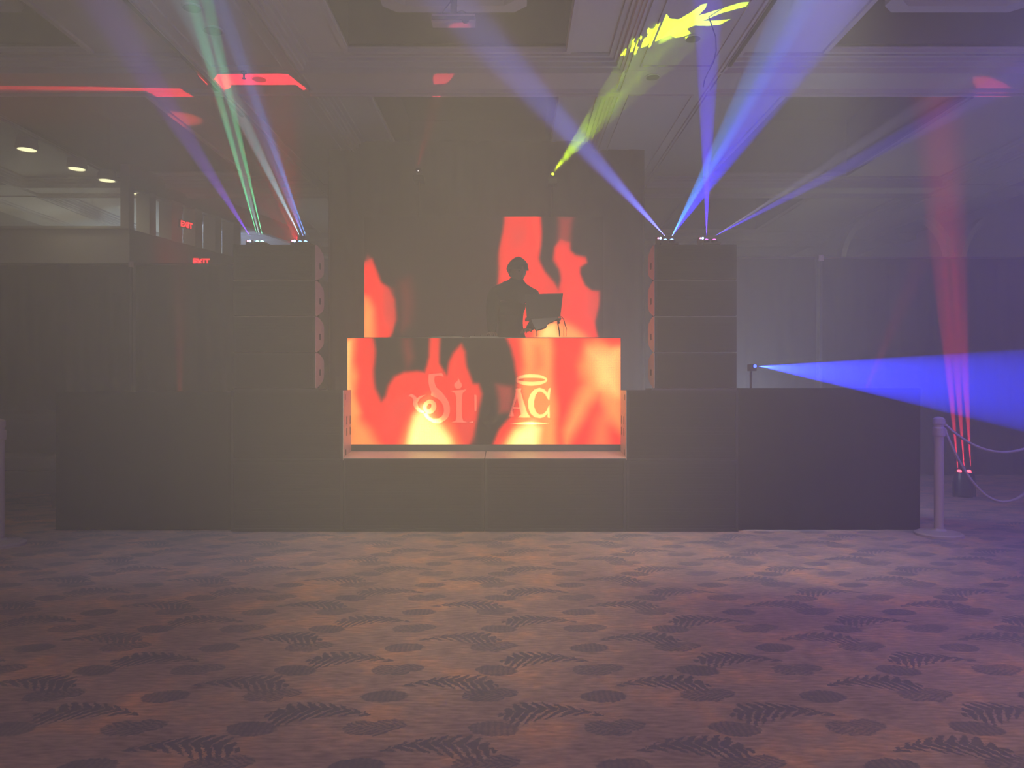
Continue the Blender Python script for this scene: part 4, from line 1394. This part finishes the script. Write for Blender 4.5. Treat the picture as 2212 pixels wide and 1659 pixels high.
# arms: shoulder, elbow, wrist
def arm(sgn, sh, el, wr):
    s_ = addv(sh, (0.10, 0.09), nb)
    e_ = addv(el, (0.075, 0.07), s_)
    w_ = addv(wr, (0.034, 0.038), e_)
    return w_
wl = arm(-1, PB(1066, 634, 0.0), PB(1064, 686, -0.04), Vector((-0.20, -0.27, 1.045)))
wr = arm(1, PB(1150, 640, 0.0), PB(1166, 684, -0.02), Vector((0.16, -0.22, 1.09)))
for sgn in (-1, 1):
    h_ = addv((sgn * 0.10, 0.02, 0.88), (0.10, 0.10), pel)
    kn = addv((sgn * 0.115, 0.0, 0.48), (0.062, 0.065), h_)
    an = addv((sgn * 0.12, 0.04, 0.10), (0.045, 0.05), kn)
body = skin_chain('body', V, E, R, M['cloth'], dj)
for sgn in (-1, 1):
    skin_chain('shoe', [(sgn * 0.12, 0.07, 0.05), (sgn * 0.125, -0.05, 0.045), (sgn * 0.13, -0.15, 0.035)], [(0, 1), (1, 2)], [(0.045, 0.045), (0.048, 0.04), (0.042, 0.03)], M['plastic'], dj, 2)
# head: a shaped mesh with jaw, nose, brow, ears
HC = PB(1118, 587, -0.07)
rotH = Matrix.Rotation(0.55, 4, 'Z') @ Matrix.Rotation(0.22, 4, 'X')


def head_mesh(name, fn, m, parent, seg=36, rings_=26):
    bm = bmesh.new()
    bmesh.ops.create_uvsphere(bm, u_segments=seg, v_segments=rings_, radius=1.0)
    for v in bm.verts:
        v.co = fn(v.co.copy())
    o = obj(name, bm, m, parent, True)
    o.matrix_local = Matrix.Translation(HC) @ rotH
    return o


def f_head(c):
    x, y, z = c      # face looks to -y
    p = Vector((x * 0.088, y * 0.100, z * 0.124))
    if z < 0:                                   # jaw narrows
        k = 1 + 0.26 * z
        p.x *= k
        p.y = p.y * (1 + 0.25 * z) + (-0.018 * -z)
    if y < 0:
        f = max(0, -y)
        nose = math.exp(-((x / 0.16) ** 2 + ((z + 0.12) / 0.2) ** 2))
        p.y -= 0.026 * nose * f
        brow = math.exp(-((z - 0.2) / 0.1) ** 2) * math.exp(-(x / 0.6) ** 2)
        p.y -= 0.006 * brow
        for sx in (-1, 1):
            eye = math.exp(-(((x - sx * 0.38) / 0.17) ** 2 + ((z - 0.02) / 0.13) ** 2))
            p.y += 0.012 * eye
        lips = math.exp(-((x / 0.3) ** 2 + ((z + 0.52) / 0.08) ** 2))
        p.y -= 0.008 * lips
        chin = math.exp(-((x / 0.3) ** 2 + ((z + 0.85) / 0.15) ** 2))
        p.y -= 0.012 * chin
    return p


head = head_mesh('head', f_head, M['skin'], dj)


def f_hair(c):
    x, y, z = c
    p = Vector((x * 0.108, y * 0.118, z * 0.128 + 0.012))
    if z < -0.05:                                # cut above the ears, longer at the back
        k = max(0.0, 1 - (-0.05 - z) * (1.2 if y > 0 else 3.0))
        p = Vector((x * 0.07 + x * 0.028 * k, y * 0.07 + 0.02 + y * 0.04 * k, max(p.z, -0.07 if y > 0 else 0.01)))
    w = 0.006 * math.sin(9 * x + 5 * y) * math.sin(7 * z + 4 * y)
    if z > 0.1:
        p.z = p.z * (0.93 + 0.05 * math.cos(3 * x))
    if y < 0 and z < 0.45:                        # hairline over the forehead
        p.y = p.y * 0.86
    return p + c * w


head_mesh('hair', f_hair, M['hair'], dj)
for sx in (-1, 1):
    bm = bmesh.new()
    bmesh.ops.create_uvsphere(bm, u_segments=14, v_segments=10, radius=1.0)
    for v in bm.verts:
        v.co = Vector((sx * 0.088 + v.co.x * 0.012, 0.012 + v.co.y * 0.02, -0.005 + v.co.z * 0.034))
    o = obj('ear', bm, M['skin'], dj, True); o.matrix_local = Matrix.Translation(HC) @ rotH
for sx in (-1, 1):
    bm = bmesh.new(); bmesh.ops.create_uvsphere(bm, u_segments=14, v_segments=10, radius=0.012)
    for v in bm.verts:
        v.co += Vector((sx * 0.030, -0.079, 0.003))
    o = obj('eye', bm, M['hair'], dj, True); o.matrix_local = Matrix.Translation(HC) @ rotH
bm = bmesh.new(); bm_box(bm, -0.022, 0.022, -0.104, -0.09, -0.066, -0.060, 0.002)
o = obj('mouth', bm, M['cloth'], dj, True); o.matrix_local = Matrix.Translation(HC) @ rotH


# hands: palm and five fingers each, reaching the mixer
def hand(wrist, sgn, aim):
    f = (aim).normalized()
    up = Vector((0, 0, 1))
    sd = f.cross(up).normalized() * sgn
    V2 = [wrist, wrist + f * 0.045, wrist + f * 0.085]
    E2 = [(0, 1), (1, 2)]
    R2 = [(0.022, 0.026), (0.034, 0.018), (0.038, 0.014)]
    for k, (off, ln) in enumerate(((-0.030, 0.072), (-0.010, 0.080), (0.010, 0.074), (0.029, 0.058))):
        b0 = wrist + f * 0.088 + sd * off
        i0 = len(V2)
        V2 += [b0, b0 + f * ln * 0.45 - up * 0.004, b0 + f * ln * 0.75 - up * 0.016, b0 + f * ln * 0.92 - up * 0.032]
        R2 += [(0.0095, 0.0095), (0.009, 0.009), (0.008, 0.008), (0.007, 0.007)]
        E2 += [(2, i0), (i0, i0 + 1), (i0 + 1, i0 + 2), (i0 + 2, i0 + 3)]
    i0 = len(V2)
    V2 += [wrist + f * 0.04 - sd * 0.038, wrist + f * 0.07 - sd * 0.055 - up * 0.008, wrist + f * 0.095 - sd * 0.058 - up * 0.018]
    R2 += [(0.012, 0.012), (0.010, 0.010), (0.008, 0.008)]
    E2 += [(1, i0), (i0, i0 + 1), (i0 + 1, i0 + 2)]
    skin_chain('hand', V2, E2, R2, M['skin'], dj, 2)


hand(V[wl], -1, Vector((0.15, -1, -0.05)))
hand(V[wr], 1, Vector((-0.35, -1, -0.1)))

# ------------------------------------------------------------------ haze
m = bpy.data.materials.new('haze')
m.use_nodes = True
nt = m.node_tree
nt.nodes.clear()
out = nt.nodes.new('ShaderNodeOutputMaterial')
vsn = nt.nodes.new('ShaderNodeVolumeScatter')
HAZE = 0.072
vsn.inputs['Color'].default_value = (0.97, 0.95, 0.93, 1)
vsn.inputs['Density'].default_value = HAZE
vsn.inputs['Anisotropy'].default_value = 0.15
nt.links.new(vsn.outputs[0], out.inputs['Volume'])
hz = box('haze', XL - 0.3, XR + 0.3, YB - 0.3, YF + 0.3, -0.2, ZT + 0.1, m)
tag(hz, 'thin stage haze filling the whole room', 'haze', kind='stuff')

# ------------------------------------------------------------------ added fill lighting
W = 1.0
# added fill lights without a seen source, balanced to tint haze and surfaces
def lamp(name, loc, watt, col, r=0.25):
    d = bpy.data.lights.new(name, 'POINT')
    d.energy = watt; d.color = col; d.shadow_soft_size = r
    o = bpy.data.objects.new(name, d); COL.objects.link(o); o.location = loc
    return o


FILL = []
#FILL_BEGIN
lamp('behind_stage_fill', (2.4, 8.2, 0.7), 151, (0.636, 0.748, 1.0))  # hidden fill added behind the stage
lamp('behind_stage_fill', (6.5, 13, 2.2), 44, (0.932, 1.0, 0.568))
spot('side_fill', (8.5, 6.0, 4.4), (2.5, 8.5, 1.0), 120, 211, (0.436, 0.19, 1.0), 1.0, 0.3)  # added fill from out of view, at the side and rear
spot('rear_fill', (4, -3, 3.5), (4.4, 6, 1.0), 120, 522, (1.0, 0.546, 0.0), 1.0, 0.3)
spot('rear_fill', (0, -3, 2.2), (0.0, 6, 4.0), 120, 560, (0.107, 0.107, 1.0), 1.0, 0.3)
lamp('side_hall_fill', (-9.2, 15, 3.1), 44, (1.0, 0.909, 0.591))  # unseen point lights added to lift the side hall
lamp('side_hall_fill', (-6.3, 17, 4.0), 70, (0.429, 0.571, 1.0))
lamp('side_hall_fill', (-8.0, 16.5, 3.0), 120, (0.792, 1.0, 0.917))
lamp('side_fill', (6.5, 4.5, 1.0), 100, (0.0, 0.0, 1.0))
spot('overhead_fill', (-5.65, 0.5, 4.66), (-5.65, 0.5, 0), 165, 476, (1.0, 0.832, 0.315), 1.0, 0.3)  # added overhead fill, out of view and tied to no tray
spot('overhead_fill', (4.5, 0.5, 4.66), (4.5, 0.5, 0), 165, 640, (1.0, 0.812, 0.312), 1.0, 0.3)
spot('overhead_fill', (4.5, 4.4, 4.66), (4.5, 4.4, 0), 165, 378, (0.167, 0.206, 1.0), 1.0, 0.3)
spot('stage_fill', (-0.24, 4.5, 4.66), (-0.24, 6.3, 0.2), 50, 230, (1.0, 0.826, 0.348), 1.0, 0.3)  # added overhead to brighten haze and floor before the stage
spot('stage_fill', (-2.4, 4.5, 4.66), (-2.4, 6.3, 0.2), 50, 402, (0.51, 0.627, 1.0), 1.0, 0.3)
spot('stage_fill', (2.0, 4.5, 4.66), (2.0, 6.3, 0.2), 50, 860, (1.0, 0.988, 0.698), 1.0, 0.3)
spot('front_fill', (-0.288, -4.0, 3.4), (-0.24, 6.7, 0.35), 24, 7413, (1.0, 0.852, 0.472), 1.0, 0.3)  # added behind the camera to brighten haze towards the booth
spot('front_fill', (2.4, -4.0, 3.4), (2.0, 6.7, 0.35), 24, 2354, (0.263, 0.0, 1.0), 1.0, 0.3)
#FILL_END

# ------------------------------------------------------------------ world, camera, render settings
w = bpy.data.worlds.new('World'); S.world = w
w.use_nodes = True
w.node_tree.nodes['Background'].inputs[0].default_value = (0, 0, 0, 1)
w.node_tree.nodes['Background'].inputs[1].default_value = 0

cam = bpy.data.cameras.new('Camera')
cam.sensor_width = 36
cam.lens = F / 2212 * 36
cam.clip_start = 0.05
co = bpy.data.objects.new('Camera', cam)
COL.objects.link(co)
co.location = (0, 0, EYE)
co.rotation_euler = (PI / 2, 0, 0)
S.camera = co

S.view_settings.view_transform = 'Standard'
S.view_settings.look = 'None'
S.view_settings.exposure = 0
S.view_settings.gamma = 1
S.view_settings.use_curve_mapping = False
cy = S.cycles
cy.use_denoising = True
cy.denoiser = 'OPENIMAGEDENOISE'
cy.max_bounces = 4
cy.diffuse_bounces = 2
cy.glossy_bounces = 2
cy.volume_bounces = 0
cy.transmission_bounces = 0
cy.transparent_max_bounces = 4
cy.caustics_reflective = False
cy.caustics_refractive = False
cy.sample_clamp_indirect = 4
cy.sample_clamp_direct = 0
cy.use_adaptive_sampling = True
cy.adaptive_threshold = 0.04
cy.adaptive_min_samples = 32
# small glowing lenses and the many-faced screens are found by the bounced rays; direct sampling is kept for the lamps
for mm in bpy.data.materials:
    mm.cycles.emission_sampling = 'NONE'
